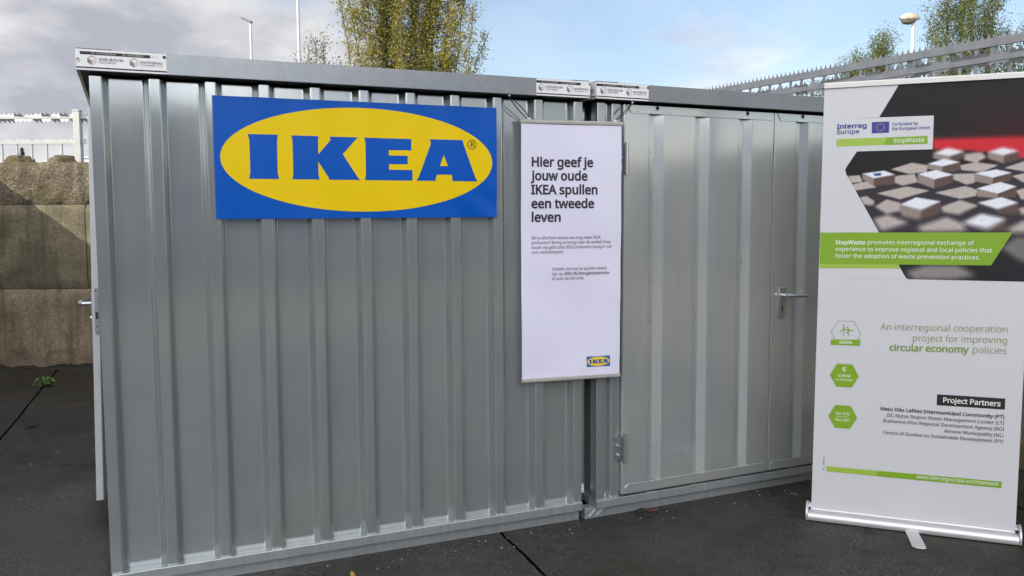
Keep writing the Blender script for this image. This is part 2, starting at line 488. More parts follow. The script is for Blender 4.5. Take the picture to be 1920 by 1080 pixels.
# ------------------------------------------------------------------ lettering: outlines of a plain humanist sans
GLYPH_DATA = '''!|181|71,135 54,480 126,480 109,135;90,-9 60,1 51,15 48,36 51,57 60,71 90,81 119,71 129,57 132,36 129,15 119,1
(|201|126,-106 81,-43 51,28 33,104 27,184 33,265 51,342 81,415 126,480 181,480 140,413 110,340 93,264 87,185 93,108 110,32 140,-40 181,-106
)|201|21,-106 62,-40 91,32 109,108 115,185 109,264 91,340 61,413 20,480 76,480 120,415 151,342 169,265 175,184 169,104 151,28 120,-43 76,-106
+|384|167,75 167,213 34,213 34,261 167,261 167,400 216,400 216,261 349,261 349,213 216,213 216,75
-|216|27,154 27,206 189,206 189,154
.|180|89,-9 60,1 51,15 48,36 51,57 60,71 89,81 119,71 129,57 132,36 129,15 119,1
/|250|7,0 185,480 243,480 64,0
0|384|191,-7 153,-3 121,10 93,30 72,59 43,137 33,240 37,313 49,373 69,422 99,458 140,480 191,487 229,483 262,471 289,450 312,422 341,344 351,240 347,169 335,108 314,59 284,23 243,1;191,44 237,56 268,92 286,154 291,240 286,326 268,388 237,424 191,437 145,424 115,388 98,326 92,240 98,154 115,93 145,56
1|384|181,0 181,335 181,381 183,418 164,400 142,381 91,339 60,379 189,480 238,480 238,0
2|384|32,0 32,49 158,176 219,240 257,296 266,324 269,355 263,390 246,415 219,431 185,436 152,433 123,424 69,390 38,430 102,470 141,482 185,486 245,478 291,452 320,412 330,359 326,322 314,288 271,224 207,155 107,56 107,54 349,54 349,0
3|384|162,-7 92,-1 30,19 30,75 95,51 163,43 218,49 256,68 277,98 284,138 275,176 249,202 206,217 150,222 103,222 103,273 150,273 202,279 240,298 263,326 271,363 265,394 247,417 219,432 183,437 147,434 117,425 62,396 33,437 96,471 137,483 183,486 248,478 294,453 322,415 331,367 324,324 304,290 273,267 232,253 232,250 282,237 318,214 339,179 346,136 341,97 326,62 302,33 266,11 220,-2
4|384|244,0 244,109 14,109 14,159 240,482 301,482 301,162 371,162 371,109 301,109 301,0;72,162 244,162 244,313 245,372 247,419 244,419 231,392 216,367
5|384|167,-7 97,0 42,19 42,75 101,52 167,44 215,50 253,69 277,101 285,147 278,189 257,219 219,238 165,244 122,241 83,234 54,253 72,480 312,480 312,426 122,426 111,287 142,291 185,294 251,285 302,257 335,213 346,153 334,87 299,36 242,4
7|384|91,0 288,426 30,426 30,480 351,480 351,434 156,0
8|384|193,-7 125,2 75,27 43,68 33,122 36,153 47,179 83,221 132,251 100,273 73,299 54,332 48,372 53,406 67,434 89,456 118,473 153,483 191,486 249,479 295,457 325,421 335,371 332,344 323,321 289,283 244,254 298,222 336,181 347,155 351,124 340,70 308,29 258,2;194,277 253,312 271,337 277,369 271,399 253,421 226,434 191,439 157,434 130,421 112,399 106,369 109,347 118,328 150,299;192,40 235,46 267,63 286,90 293,124 286,156 265,182 233,203 192,222 181,226 142,206 114,183 96,155 91,122 97,90 116,63 147,46
9|384|129,-7 98,-5 69,0 69,50 128,42 171,46 205,57 233,75 254,99 269,128 280,161 289,235 285,235 267,214 243,196 211,183 171,179 115,189 72,217 43,263 34,324 38,371 53,411 76,443 106,467 143,481 187,486 230,480 269,463 302,434 328,393 344,340 349,275 340,173 327,125 307,82 279,46 240,17 191,-1;184,226 214,229 240,239 261,254 276,272 286,292 289,314 278,371 264,397 244,418 218,432 187,437 149,430 119,409 99,374 92,325 98,284 115,252 143,232
:|180|89,278 60,289 51,303 48,324 51,345 60,359 89,369 119,359 129,345 132,324 129,303 119,289;89,-9 60,1 51,15 48,36 51,57 60,71 89,81 119,71 129,57 132,36 129,15 119,1
?|291|94,135 94,153 99,197 117,232 150,267 191,304 212,333 218,367 212,396 197,417 171,430 136,435 78,426 29,406 8,453 67,477 140,486 197,478 239,455 265,417 274,369 264,317 237,278 195,240 161,208 145,180 141,146 141,135;120,-9 104,-7 90,1 82,15 79,36 82,57 90,71 120,81 149,71 158,57 161,36 158,15 149,1
A|429|0,0 187,482 242,482 428,0 366,0 308,148 118,148 61,0;138,202 290,202 236,347 230,367 221,396 214,419 203,378 193,347
B|437|65,0 65,480 202,480 281,473 338,453 373,417 384,361 378,322 361,290 332,268 293,255 293,251 348,234 369,218 386,197 397,170 400,136 389,79 356,36 303,9 234,0;126,275 214,275 266,280 299,295 316,320 322,354 315,388 294,411 258,424 205,428 126,428;126,51 222,51 276,57 311,76 330,105 336,141 329,175 310,202 274,219 218,225 126,225
C|424|261,-7 194,1 139,24 96,60 65,109 47,170 41,240 48,309 67,368 100,418 146,455 203,478 271,486 342,479 404,458 379,407 330,425 271,433 234,430 202,420 173,404 149,381 116,320 105,240 115,160 146,98 169,76 198,59 231,50 270,46 330,52 385,65 385,13 329,-2
D|490|65,0 65,480 213,480 281,473 338,453 385,419 420,374 442,315 449,244 445,187 433,138 412,96 383,61 347,35 304,15 255,4 199,0;126,52 191,52 250,57 299,73 337,99 364,136 380,184 385,242 383,287 374,326 359,358 338,383 281,417 204,428 126,428
E|373|65,0 65,480 333,480 333,426 126,426 126,277 321,277 321,224 126,224 126,53 333,53 333,0
F|349|65,0 65,480 333,480 333,426 126,426 126,257 320,257 320,203 126,203 126,0
G|489|271,-7 202,1 145,23 100,59 67,108 48,169 41,240 48,310 71,370 107,419 155,456 217,479 289,486 366,479 433,458 410,406 352,425 286,433 245,430 210,420 178,404 152,381 116,320 104,240 109,186 123,139 146,100 181,70 226,52 285,46 338,49 379,57 379,199 273,199 273,253 439,253 439,18 361,-1
H|498|65,0 65,480 126,480 126,277 371,277 371,480 432,480 432,0 371,0 371,224 126,224 126,0
I|228|27,0 27,35 83,48 83,431 27,445 27,480 200,480 200,445 144,431 144,48 200,35 200,0
J|183|-3,-128 -31,-125 -52,-119 -52,-68 -30,-73 -4,-75 28,-68 52,-44 62,3 62,480 122,480 122,7 114,-53 88,-95 48,-119
K|416|65,0 65,480 126,480 126,243 167,289 208,334 338,480 408,480 218,271 416,0 345,0 175,229 126,186 126,0
L|352|65,0 65,480 126,480 126,54 335,54 335,0
M|609|65,0 65,480 154,480 302,87 305,87 455,480 544,480 544,0 484,0 484,295 486,364 489,420 486,420 326,0 277,0 119,420 116,420 120,364 121,291 121,0
N|510|65,0 65,480 135,480 391,83 394,83 392,115 390,162 389,209 389,480 445,480 445,0 375,0 118,398 116,398 119,340 121,268 121,0
O|525|263,-7 194,1 139,24 96,61 65,111 47,171 41,241 47,310 65,370 96,419 139,456 195,479 263,487 329,479 384,456 427,420 458,370 477,310 484,240 477,171 458,110 427,61 384,24 329,1;263,46 301,49 333,59 361,75 382,98 410,159 420,240 410,321 382,382 361,405 334,421 301,431 263,434 225,431 193,421 165,405 143,382 114,321 105,240 114,159 143,98 165,75 192,59 225,49
P|406|65,0 65,480 192,480 273,470 329,443 361,398 372,338 368,300 354,264 330,233 294,208 245,192 181,187 126,187 126,0;126,238 174,238 234,244 276,261 301,290 310,336 302,376 280,405 242,422 187,428 126,428
Q|525|372,-114 279,-6 270,-7 263,-7 194,1 139,24 96,61 65,111 47,171 41,241 47,310 65,370 96,419 139,456 195,479 263,487 329,479 384,456 427,420 458,370 477,310 484,240 475,159 448,91 405,38 344,5 459,-114;263,46 301,49 333,59 361,75 382,98 410,159 420,240 410,321 382,382 361,405 334,421 301,431 263,434 225,431 193,421 165,405 143,382 114,321 105,240 114,159 143,98 165,75 192,59 225,49
R|418|65,0 65,480 197,480 275,471 329,446 361,403 372,343 369,308 358,279 342,256 322,239 276,215 408,0 337,0 221,198 126,198 126,0;126,249 197,249 248,255 283,272 303,301 310,340 303,381 281,407 245,422 194,427 126,427
S|369|166,-7 91,-1 34,16 34,74 94,54 169,46 216,51 249,66 270,91 277,123 267,163 232,192 164,222 110,246 72,276 48,314 40,364 45,400 60,429 83,454 114,471 151,483 193,486 266,479 326,459 307,408 253,426 192,433 153,428 124,414 107,392 101,363 111,323 144,294 206,267 278,233 303,214 322,191 333,163 337,128 326,72 291,29 236,2
T|373|156,0 156,426 7,426 7,480 366,480 366,426 217,426 217,0
U|491|243,-7 201,-4 164,5 133,21 107,42 72,98 60,171 60,480 121,480 121,169 129,117 152,78 191,54 246,46 303,54 341,80 363,120 370,169 370,480 430,480 430,169 425,122 410,80 384,44 348,16 301,-1
V|403|171,0 0,480 63,480 171,172 189,117 201,67 214,117 232,173 339,480 403,480 232,0
W|625|135,0 8,480 71,480 146,187 160,127 169,73 179,130 194,190 279,480 341,480 429,188 445,127 455,73 465,127 479,187 553,480 616,480 488,0 427,0 334,314 323,353 314,388 310,409 303,372 287,312 196,0
a|377|144,-7 100,0 63,19 39,52 31,100 41,148 73,183 127,206 203,215 265,217 265,238 260,277 245,301 222,314 190,318 136,310 89,291 71,335 126,357 193,366 251,359 291,337 314,300 322,245 322,0 279,0 268,51 265,51 241,25 216,7 185,-3;158,41 200,47 234,66 256,98 264,144 264,176 211,174 154,167 118,152 98,130 92,99 97,73 110,55 132,44
b|413|228,-7 189,-3 158,9 134,26 116,46 111,46 99,0 57,0 57,510 116,510 116,386 115,344 113,312 116,312 134,333 158,351 189,362 228,366 288,354 335,319 366,261 376,180 366,99 335,40 288,5;219,42 261,51 291,78 309,121 315,181 309,240 291,283 260,308 218,317 169,309 138,284 122,242 116,182 116,179 122,121 138,78 169,51
c|322|201,-7 156,-2 117,13 83,38 58,73 42,120 37,178 42,238 59,286 85,322 119,347 160,362 206,367 259,361 300,347 282,298 244,310 204,315 158,306 125,281 105,238 98,179 105,121 124,79 156,53 201,44 253,50 294,65 294,13 254,-2
d|413|185,-7 124,5 77,40 47,98 37,179 47,261 78,319 125,355 185,367 223,363 254,351 297,314 301,314 299,339 297,367 297,510 356,510 356,0 308,0 300,48 297,48 278,27 254,9 223,-3;194,42 243,50 274,74 292,113 298,168 298,179 292,238 275,282 244,309 193,318 152,308 122,280 104,235 98,178 104,121 122,78 152,51
e|379|210,-7 162,-2 120,14 85,40 59,76 42,122 37,177 42,232 57,279 81,316 112,344 151,361 196,367 239,362 276,347 305,322 327,290 340,250 345,204 345,169 98,169 107,115 129,76 165,52 213,44 274,50 328,69 328,17 274,-1;99,216 283,216 277,257 262,290 234,311 195,318 158,312 129,291 109,259
f|231|73,0 73,314 10,314 10,342 73,362 73,383 81,443 104,483 141,506 190,514 229,510 260,502 244,455 220,462 191,465 165,460 147,446 136,420 132,383 132,360 223,360 223,314 132,314 132,0
g|413|195,-161 123,-155 65,-138 65,-84 125,-105 198,-112 240,-105 271,-85 291,-53 298,-11 298,3 298,27 300,48 297,48 276,24 251,7 221,-3 185,-7 123,6 76,42 47,101 37,179 47,256 76,316 123,354 185,367 219,363 249,353 275,336 298,312 301,312 309,360 356,360 356,-6 346,-74 317,-122 267,-151;194,42 241,49 273,71 292,109 298,165 298,179 292,243 273,285 240,309 193,317 153,308 123,281 104,237 98,179 104,120 123,77 153,50
h|415|57,0 57,510 116,510 116,361 113,310 117,310 137,334 164,352 195,362 229,366 287,358 328,335 352,294 361,234 361,0 302,0 302,230 297,268 282,295 257,312 222,317 171,309 139,283 122,242 116,186 116,0
i|173|87,420 62,429 55,441 52,457 55,474 62,486 87,495 111,486 119,474 122,457 119,441 111,429;57,0 57,360 116,360 116,0
j|173|87,420 62,429 55,441 52,457 55,474 62,486 87,495 111,486 119,474 122,457 119,441 111,429;15,-161 -15,-159 -37,-153 -37,-105 -16,-110 7,-112 27,-109 43,-100 54,-83 57,-56 57,360 116,360 116,-54 110,-99 92,-133 61,-154
k|359|57,0 57,510 116,510 116,244 115,216 113,185 116,185 128,201 144,221 158,238 273,360 343,360 197,206 353,0 281,0 156,168 116,132 116,0
l|173|57,0 57,510 116,510 116,0
m|628|57,0 57,360 105,360 113,311 117,311 137,336 162,353 192,363 223,367 262,363 293,352 317,333 333,306 336,306 358,333 386,352 418,363 452,367 505,359 543,335 566,295 574,234 574,0 515,0 515,232 511,269 497,296 474,312 442,317 397,309 367,287 350,250 345,199 345,0 286,0 286,232 281,269 268,296 245,312 212,317 166,309 137,283 121,242 116,187 116,0
n|415|57,0 57,360 105,360 113,311 117,311 138,336 165,353 197,363 230,367 287,359 328,335 352,295 361,234 361,0 302,0 302,230 297,268 282,295 257,312 222,317 171,309 139,283 122,242 116,187 116,0
o|406|202,-7 157,-1 117,15 84,42 58,79 42,125 37,181 48,260 82,318 135,355 204,367 250,361 290,345 324,318 349,282 365,236 370,181 359,101 325,42 271,6;203,42 251,52 283,80 303,123 309,181 303,238 283,281 251,308 203,317 155,308 123,281 104,238 98,181 104,123 123,80 156,52
p|413|57,-161 57,360 105,360 113,311 116,311 135,333 158,351 189,363 228,367 288,355 335,320 366,262 376,181 366,100 335,41 288,5 228,-7 190,-3 159,9 116,46 112,46 115,17 116,-13 116,-161;219,42 249,47 273,60 291,82 305,110 315,181 309,237 291,280 261,308 218,317 171,309 140,286 123,247 116,192 116,181 122,122 138,78 169,51
r|277|57,0 57,360 105,360 112,294 115,294 135,322 160,345 190,361 225,367 247,366 267,363 260,308 241,312 221,313 194,309 169,298 147,280 131,256 120,226 116,192 116,0
s|322|148,-7 83,-1 35,16 35,70 87,50 149,41 188,45 214,55 229,72 234,94 227,118 200,140 146,164 86,191 48,223 38,244 34,271 44,312 72,342 115,360 169,367 231,360 284,343 264,296 216,312 165,318 133,315 110,307 95,293 91,275 99,249 129,229 183,206 242,180 279,147 288,126 291,99 282,53 253,20 207,0
t|242|167,-7 115,3 94,16 77,37 65,66 62,105 62,314 11,314 11,343 62,366 86,443 121,443 121,360 225,360 225,314 121,314 121,106 125,77 137,57 155,46 177,42 205,44 228,49 228,4 201,-4
u|415|184,-7 127,1 86,25 61,65 53,124 53,360 113,360 113,128 118,91 133,64 158,48 193,42 243,51 276,76 293,117 299,173 299,360 358,360 358,0 310,0 301,48 298,48 277,23 250,6 218,-3
v|341|136,0 0,360 63,360 140,148 151,115 162,80 169,52 171,52 179,81 190,116 201,148 278,360 341,360 204,0
w|528|106,1 7,361 69,361 118,169 132,110 142,61 144,61 151,89 159,125 169,158 232,361 297,361 359,158 373,108 383,62 385,62 395,108 410,169 460,361 520,361 420,1 351,1 289,203 274,258 265,299 262,299 253,258 238,203 173,1
x|355|12,0 142,184 18,360 85,360 178,224 270,360 336,360 212,184 343,0 276,0 178,144 79,0
y|343|56,-161 28,-160 7,-156 7,-109 25,-111 47,-113 75,-108 97,-95 114,-75 127,-49 146,-1 1,360 64,360 142,155 160,104 172,57 175,57 187,101 206,156 279,360 343,360 187,-50 166,-96 139,-131 103,-154
z|316|26,0 26,39 220,314 38,314 38,360 285,360 285,316 94,46 289,46 289,0
€|437|343,310 321,263 15,263 32,310;302,216 280,169 15,169 32,216;399,437 375,386 345,408 310,424 271,430 234,424 201,408 173,381 151,344 137,296 133,239 137,182 151,135 173,98 201,71 234,55 271,49 310,55 344,70 373,90 397,40 371,19 340,5 306,-3 271,-6 217,1 169,23 129,59 99,108 80,168 73,239 80,310 99,371 129,420 169,456 217,478 271,486 307,483 340,474 371,458
 |175|'''
GLYPHS = {}
for line in GLYPH_DATA.split('\n'):
    ch, rest = line[0], line[2:]
    adv, body = rest.split('|')
    GLYPHS[ch] = (int(adv), [[tuple(int(v) for v in q.split(',')) for q in s.split(' ')] for s in body.split(';')] if body else [])


for acc, base_ in (('ã', 'a'), ('õ', 'o')):
    adv, cts = GLYPHS[base_]
    mid_ = adv / 2
    til = [(-105, 415), (-70, 455), (-30, 462), (35, 440), (62, 450), (80, 480), (112, 480), (82, 425), (40, 405), (-30, 428), (-58, 420), (-74, 392)]
    GLYPHS[acc] = (adv, cts + [[(mid_ + x, z) for x, z in til]])


def inside(p, ring):
    r_ = False
    for i in range(len(ring)):
        (x1, y1), (x2, y2) = ring[i], ring[(i + 1) % len(ring)]
        if (y1 > p[1]) != (y2 > p[1]) and p[0] < (x2 - x1) * (p[1] - y1) / (y2 - y1) + x1:
            r_ = not r_
    return r_


def area2(ring):
    return sum(ring[i][0] * ring[(i + 1) % len(ring)][1] - ring[(i + 1) % len(ring)][0] * ring[i][1] for i in range(len(ring)))


def embolden(ring, d):
    """move an outline outward by d (outer rings run clockwise, holes the other way)"""
    if abs(d) < 1e-6:
        return ring
    out = []
    n = len(ring)
    for i in range(n):
        a, b, c = Vector(ring[i - 1]), Vector(ring[i]), Vector(ring[(i + 1) % n])
        e1, e2 = (b - a), (c - b)
        if e1.length < 1e-6 or e2.length < 1e-6:
            out.append(ring[i])
            continue
        e1.normalize()
        e2.normalize()
        n1, n2 = Vector((-e1.y, e1.x)), Vector((-e2.y, e2.x))
        m = n1 + n2
        if m.length < 1e-3:
            m = n1
        m.normalize()
        k = d / max(0.45, m.dot(n1))
        out.append((b.x + m.x * k, b.y + m.y * k))
    return out


GLYPH_TRI = {}


def glyph_mesh(ch, bold):
    key = (ch, round(bold, 4))
    if key in GLYPH_TRI:
        return GLYPH_TRI[key]
    adv, conts = GLYPHS[ch]
    rings = []
    for ct in conts:
        q = [ct[i] for i in range(len(ct)) if ct[i] != ct[i - 1]]
        rings.append(q)
    depth = [sum(1 for o in rings if o is not r_ and inside(r_[0], o)) for r_ in rings]
    bold_ = []
    for r_, dp in zip(rings, depth):
        cw = area2(r_) < 0
        bold_.append(embolden(r_ if cw == (dp % 2 == 0) else r_[::-1], bold * 1000))
    pts, edges = [], []
    for g_ in bold_:
        o = len(pts)
        pts += [Vector(p) for p in g_]
        edges += [(o + i, o + (i + 1) % len(g_)) for i in range(len(g_))]
    vs, tris = [], []
    if pts:
        ov, oe, of, _a, _b, _c = delaunay_2d_cdt(pts, edges, [], 0, 1e-4)
        vs = [tuple(v) for v in ov]
        for f in of:
            c_ = (sum(vs[i][0] for i in f) / len(f), sum(vs[i][1] for i in f) / len(f))
            if sum(1 for g_ in bold_ if inside(c_, g_)) % 2:
                tris.append(tuple(f))
    GLYPH_TRI[key] = (adv, vs, tris)
    return GLYPH_TRI[key]


def text(mb, s, x0, z, x1, cap=None, y=0.0, bold=0.0, mi=0, slant=0.0):
    """writes s on the baseline z from x0 to x1 (cap: capital height, else in proportion)"""
    total = sum(GLYPHS[c][0] for c in s)
    sx = (x1 - x0) / total
    sz = cap / 480.0 if cap else sx
    pen = 0
    for ch in s:
        adv, vs, tris = glyph_mesh(ch, bold)
        if vs:
            mb.add([(x0 + (pen + px) * sx, y, z + pz * sz + slant * (pen + px) * sx) for px, pz in vs], tris, mi)
        pen += adv


# ------------------------------------------------------------------ ground
def ground_material():
    m = bpy.data.materials.new('wet_concrete_slabs')
    m.use_nodes = True
    t = m.node_tree
    nn = t.nodes.new
    ln = t.links.new
    p = t.nodes['Principled BSDF']
    c = nn('ShaderNodeTexCoord')

    def noise(scale, detail=6, rough=0.6, stretch=None):
        n = nn('ShaderNodeTexNoise')
        n.inputs['Scale'].default_value = scale
        n.inputs['Detail'].default_value = detail
        n.inputs['Roughness'].default_value = rough
        if stretch:
            mq = nn('ShaderNodeMapping')
            mq.inputs['Scale'].default_value = stretch
            ln(c.outputs['Object'], mq.inputs[0])
            ln(mq.outputs[0], n.inputs['Vector'])
        else:
            ln(c.outputs['Object'], n.inputs['Vector'])
        return n.outputs['Fac']

    def ramp(src, p0, c0, p1, c1):
        r = nn('ShaderNodeValToRGB')
        r.color_ramp.elements[0].position = p0
        r.color_ramp.elements[0].color = (*c0, 1)
        r.color_ramp.elements[1].position = p1
        r.color_ramp.elements[1].color = (*c1, 1)
        ln(src, r.inputs[0])
        return r.outputs[0]

    def mix(f, a, b, mode='MIX'):
        x = nn('ShaderNodeMix')
        x.data_type = 'RGBA'
        x.blend_type = mode
        for s, v in (('Factor', f), ('A', a), ('B', b)):
            if isinstance(v, tuple):
                x.inputs[s].default_value = (*v, 1)
            elif isinstance(v, (int, float)):
                x.inputs[s].default_value = v
            else:
                ln(v, x.inputs[s])
        return x.outputs['Result']

    base = ramp(noise(0.9, 7), 0.32, (0.019, 0.0175, 0.0148), 0.68, (0.040, 0.0368, 0.0315))
    base = mix(0.85, base, ramp(noise(70, 6, 0.75), 0.38, (0.30, 0.30, 0.30), 0.62, (2.2, 2.16, 2.05)), 'MULTIPLY')
    base = mix(0.6, base, ramp(noise(11, 5), 0.3, (0.45, 0.45, 0.45), 0.7, (1.6, 1.58, 1.52)), 'MULTIPLY')
    # brown silt, thickest in its own patches
    silt = ramp(noise(0.55, 6, 0.62, (1, 1.4, 1)), 0.52, (0, 0, 0), 0.70, (0.7, 0.7, 0.7))
    base = mix(silt, base, (0.034, 0.0255, 0.0125))
    # pale stone chips in the wearing surface
    v = nn('ShaderNodeTexVoronoi')
    v.inputs['Scale'].default_value = 95
    ln(c.outputs['Object'], v.inputs['Vector'])
    bw = nn('ShaderNodeRGBToBW')
    ln(v.outputs['Color'], bw.inputs[0])
    pick = nn('ShaderNodeMath')
    pick.operation = 'GREATER_THAN'
    pick.inputs[1].default_value = 0.62
    ln(bw.outputs[0], pick.inputs[0])
    near = nn('ShaderNodeMath')
    near.operation = 'LESS_THAN'
    near.inputs[1].default_value = 0.30
    ln(v.outputs['Distance'], near.inputs[0])
    both = nn('ShaderNodeMath')
    both.operation = 'MULTIPLY'
    ln(pick.outputs[0], both.inputs[0])
    ln(near.outputs[0], both.inputs[1])
    patch = nn('ShaderNodeMapRange')
    patch.inputs['From Min'].default_value = 0.42
    patch.inputs['From Max'].default_value = 0.66
    ln(noise(1.7, 4), patch.inputs['Value'])
    both2 = nn('ShaderNodeMath')
    both2.operation = 'MULTIPLY'
    ln(both.outputs[0], both2.inputs[0])
    ln(patch.outputs[0], both2.inputs[1])
    base = mix(both2.outputs[0], base, (0.24, 0.235, 0.22))
    # joints between the cast slabs
    sp = nn('ShaderNodeSeparateXYZ')
    ln(c.outputs['Object'], sp.inputs[0])

    def mth(op, a, b=None):
        x = nn('ShaderNodeMath')
        x.operation = op
        for i, vv in enumerate((a, b)):
            if vv is None:
                continue
            if isinstance(vv, (int, float)):
                x.inputs[i].default_value = vv
            else:
                ln(vv, x.inputs[i])
        return x.outputs[0]
    # across coordinate of the joints (they run beside the containers)
    u = mth('ADD', mth('MULTIPLY', sp.outputs[0], 0.936), mth('MULTIPLY', sp.outputs[1], 0.352))
    wob = mth('MULTIPLY', mth('SUBTRACT', noise(3.0, 3), 0.5), 0.03)
    u = mth('ADD', mth('ADD', mth('SUBTRACT', u, 1.424), wob), 270.0)
    k = mth('ABSOLUTE', mth('SUBTRACT', mth('FRACT', mth('ADD', mth('DIVIDE', u, 2.70), 0.5)), 0.5))
    joint = mth('LESS_THAN', k, 0.0031)
    base = mix(joint, base, (0.005, 0.005, 0.0045))
    ln(base, p.inputs['Base Color'])
    # damp sheen
    q = nn('ShaderNodeMapRange')
    q.inputs['From Min'].default_value = 0.3
    q.inputs['From Max'].default_value = 0.7
    q.inputs['To Min'].default_value = 0.34
    q.inputs['To Max'].default_value = 0.70
    ln(noise(0.8, 5), q.inputs['Value'])
    # standing damp near the left corner of the ribbed container
    dx = mth('SUBTRACT', sp.outputs[0], -2.55)
    dy = mth('SUBTRACT', sp.outputs[1], 3.75)
    dist = mth('SQRT', mth('ADD', mth('MULTIPLY', dx, dx), mth('MULTIPLY', dy, dy)))
    dist = mth('ADD', dist, mth('MULTIPLY', mth('SUBTRACT', noise(1.6, 4), 0.5), 1.6))
    wet = nn('ShaderNodeMapRange')
    wet.interpolation_type = 'SMOOTHSTEP'
    wet.inputs['From Min'].default_value = 0.5
    wet.inputs['From Max'].default_value = 2.0
    wet.inputs['To Min'].default_value = 1.0
    wet.inputs['To Max'].default_value = 0.0
    ln(dist, wet.inputs['Value'])
    ro = mth('ADD', mth('MULTIPLY', q.outputs[0], mth('SUBTRACT', 1.0, mth('MULTIPLY', wet.outputs[0], 0.68))), mth('MULTIPLY', joint, 0.5))
    ln(ro, p.inputs['Roughness'])
    ln(mth('MULTIPLY', mth('ADD', 0.30, mth('MULTIPLY', wet.outputs[0], 0.70)), mth('SUBTRACT', 1.0, joint)), p.inputs['Specular IOR Level'])
    b = nn('ShaderNodeBump')
    b.inputs['Strength'].default_value = 0.8
    b.inputs['Distance'].default_value = 0.006
    h = mth('ADD', noise(75, 6, 0.75), mth('MULTIPLY', joint, -3.0))
    ln(h, b.inputs['Height'])
    ln(b.outputs[0], p.inputs['Normal'])
    return m


g = MB()
g.add([(-900, -900, 0), (900, -900, 0), (900, 1500, 0), (-900, 1500, 0)], [(0, 1, 2, 3)])
tag(g.build('ground', ground_material()), kind='structure')


# ------------------------------------------------------------------ steel containers
A_POS, A_ROT = (-1.6551, 3.4715, 0), 0.4149
B_POS, B_ROT = (0.4356, 4.3782, 0), 0.4400
W, DEPTH, TOP = 2.2, 3.0, 2.222


def corrugated(width, n_pitch, z0, z1, face_y, pan_y, face_w=0.046, flank=0.020, x_first=-0.003):
    """ribbed sheet facing -y, as one skin with rounded bends"""
    pitch = (width - face_w + 0.004) / n_pitch
    pts = []
    for i in range(n_pitch + 1):
        a = x_first + i * pitch
        if i > 0:
            pts += [(a - flank, pan_y), (a, face_y)]
        else:
            pts += [(a, face_y)]
        b = a + face_w
        if i < n_pitch:
            pts += [(b, face_y), (b + flank, pan_y)]
        else:
            pts += [(b, face_y)]
    line_ = round_line(pts, 0.006, 3)
    mb = MB()
    nz = 18
    n = len(line_)
    vs = []
    for k in range(nz + 1):
        z = z0 + (z1 - z0) * k / nz
        for q in line_:
            w_ = 0.0007 * math.sin(q.x * 3.1 + z * 1.7) + 0.0003 * math.sin(q.x * 7.3 - z * 2.9 + 1.0)
            vs.append((q.x, q.y + w_, z))
    fs = []
    for k in range(nz):
        for i in range(n - 1):
            fs.append((k * n + i, k * n + i + 1, (k + 1) * n + i + 1, (k + 1) * n + i))
    mb.add(vs, fs)
    return mb


def icon(mb, cx, ct, w, h, y, dark, warm):
    """stack of three sheets: an outlined diamond with two chevrons under it"""
    top = ct
    m_ = ct - h * 0.30
    bt = ct - h * 0.60
    sw = h * 0.05
    mb.stroke((cx - w, m_), (cx, top), sw, y, dark)
    mb.stroke((cx, top), (cx + w, m_), sw, y, dark)
    mb.stroke((cx - w, m_), (cx, bt), sw * 1.8, y, dark)
    mb.stroke((cx, bt), (cx + w, m_), sw, y, warm)
    for k in (1, 2):
        dz = h * 0.2 * k
        mb.stroke((cx - w, m_ - dz), (cx, bt - dz), sw * 2.2, y, dark)
        mb.stroke((cx, bt - dz), (cx + w, m_ - dz), sw * 1.2, y, warm)


def sticker(parent, x0, width, shift, yf, label=None):
    """long white maker's sticker on the roof edge; everything measured from its repeat"""
    t = 2.222
    mb = MB()
    mb.box(x0, x0 + width, yf - 0.0012, yf, 2.1415, 2.2205)
    o = mb.build('sticker', STICKER, parent)
    if label:
        o['label'] = label
    y = yf - 0.0022
    pr = MB()

    def rect(a, b, v0, v1, mi):
        a = max(x0, x0 + a + shift)
        b = min(x0 + width, x0 + b + shift)
        if b - a > 0.001:
            pr.poly([(a, t - v1), (b, t - v1), (b, t - v0), (a, t - v0)], y, mi)
    rect(0.015, 0.266, 0.0100, 0.0215, 0)
    rect(0.3115, 0.3225, 0.009, 0.0195, 0)
    rect(-0.2, 0.6, 0.0685, 0.0735, 0)
    for cx in (0.056, 0.206):
        icon(pr, x0 + cx + shift, t - 0.0262, 0.0165, 0.0325, y, 0, 1)
    pr.build('emblem', [INK, ORANGE_PRINT], o)
    tx = MB()

    def tt(s, a, b, v, cap, mi, bold=0.0):
        if a + shift < 0.0:
            return
        text(tx, s, x0 + a + shift, t - v, x0 + b + shift, cap, y - 0.0006, bold, mi)
    tt('SNELBOUW', 0.079, 0.168, 0.0425, 0.0100, 0, 0.005)
    tt('CONTAINER', 0.079, 0.141, 0.0530, 0.0068, 0)
    tt('MATERIAAL', 0.227, 0.3115, 0.0440, 0.0092, 0, 0.005)
    tt('CONTAINER', 0.228, 0.281, 0.0535, 0.0058, 0)
    tt('STORE', 0.284, 0.3115, 0.0535, 0.0058, 1)
    tt('BOS', 0.271, 0.294, 0.0190, 0.0080, 2)
    tt('NL: +31(0)10 820 05 44', 0.055, 0.140, 0.0182, 0.0048, 3)
    tt('BE: +32(0)78 480 803', 0.165, 0.241, 0.0182, 0.0048, 3)
    if shift >= 0:
        text(tx, 'AL', x0 + 0.001, t - 0.0440, x0 + 0.0150, 0.0092, y - 0.0006, 0.012, 0)
        text(tx, 'RE', x0 + 0.002, t - 0.0535, x0 + 0.0150, 0.0058, y - 0.0006, 0.0, 1)
    tx.build('lettering', [INK, ORANGE_PRINT, GREY_PRINT, WHITE_PRINT], o)
    return o


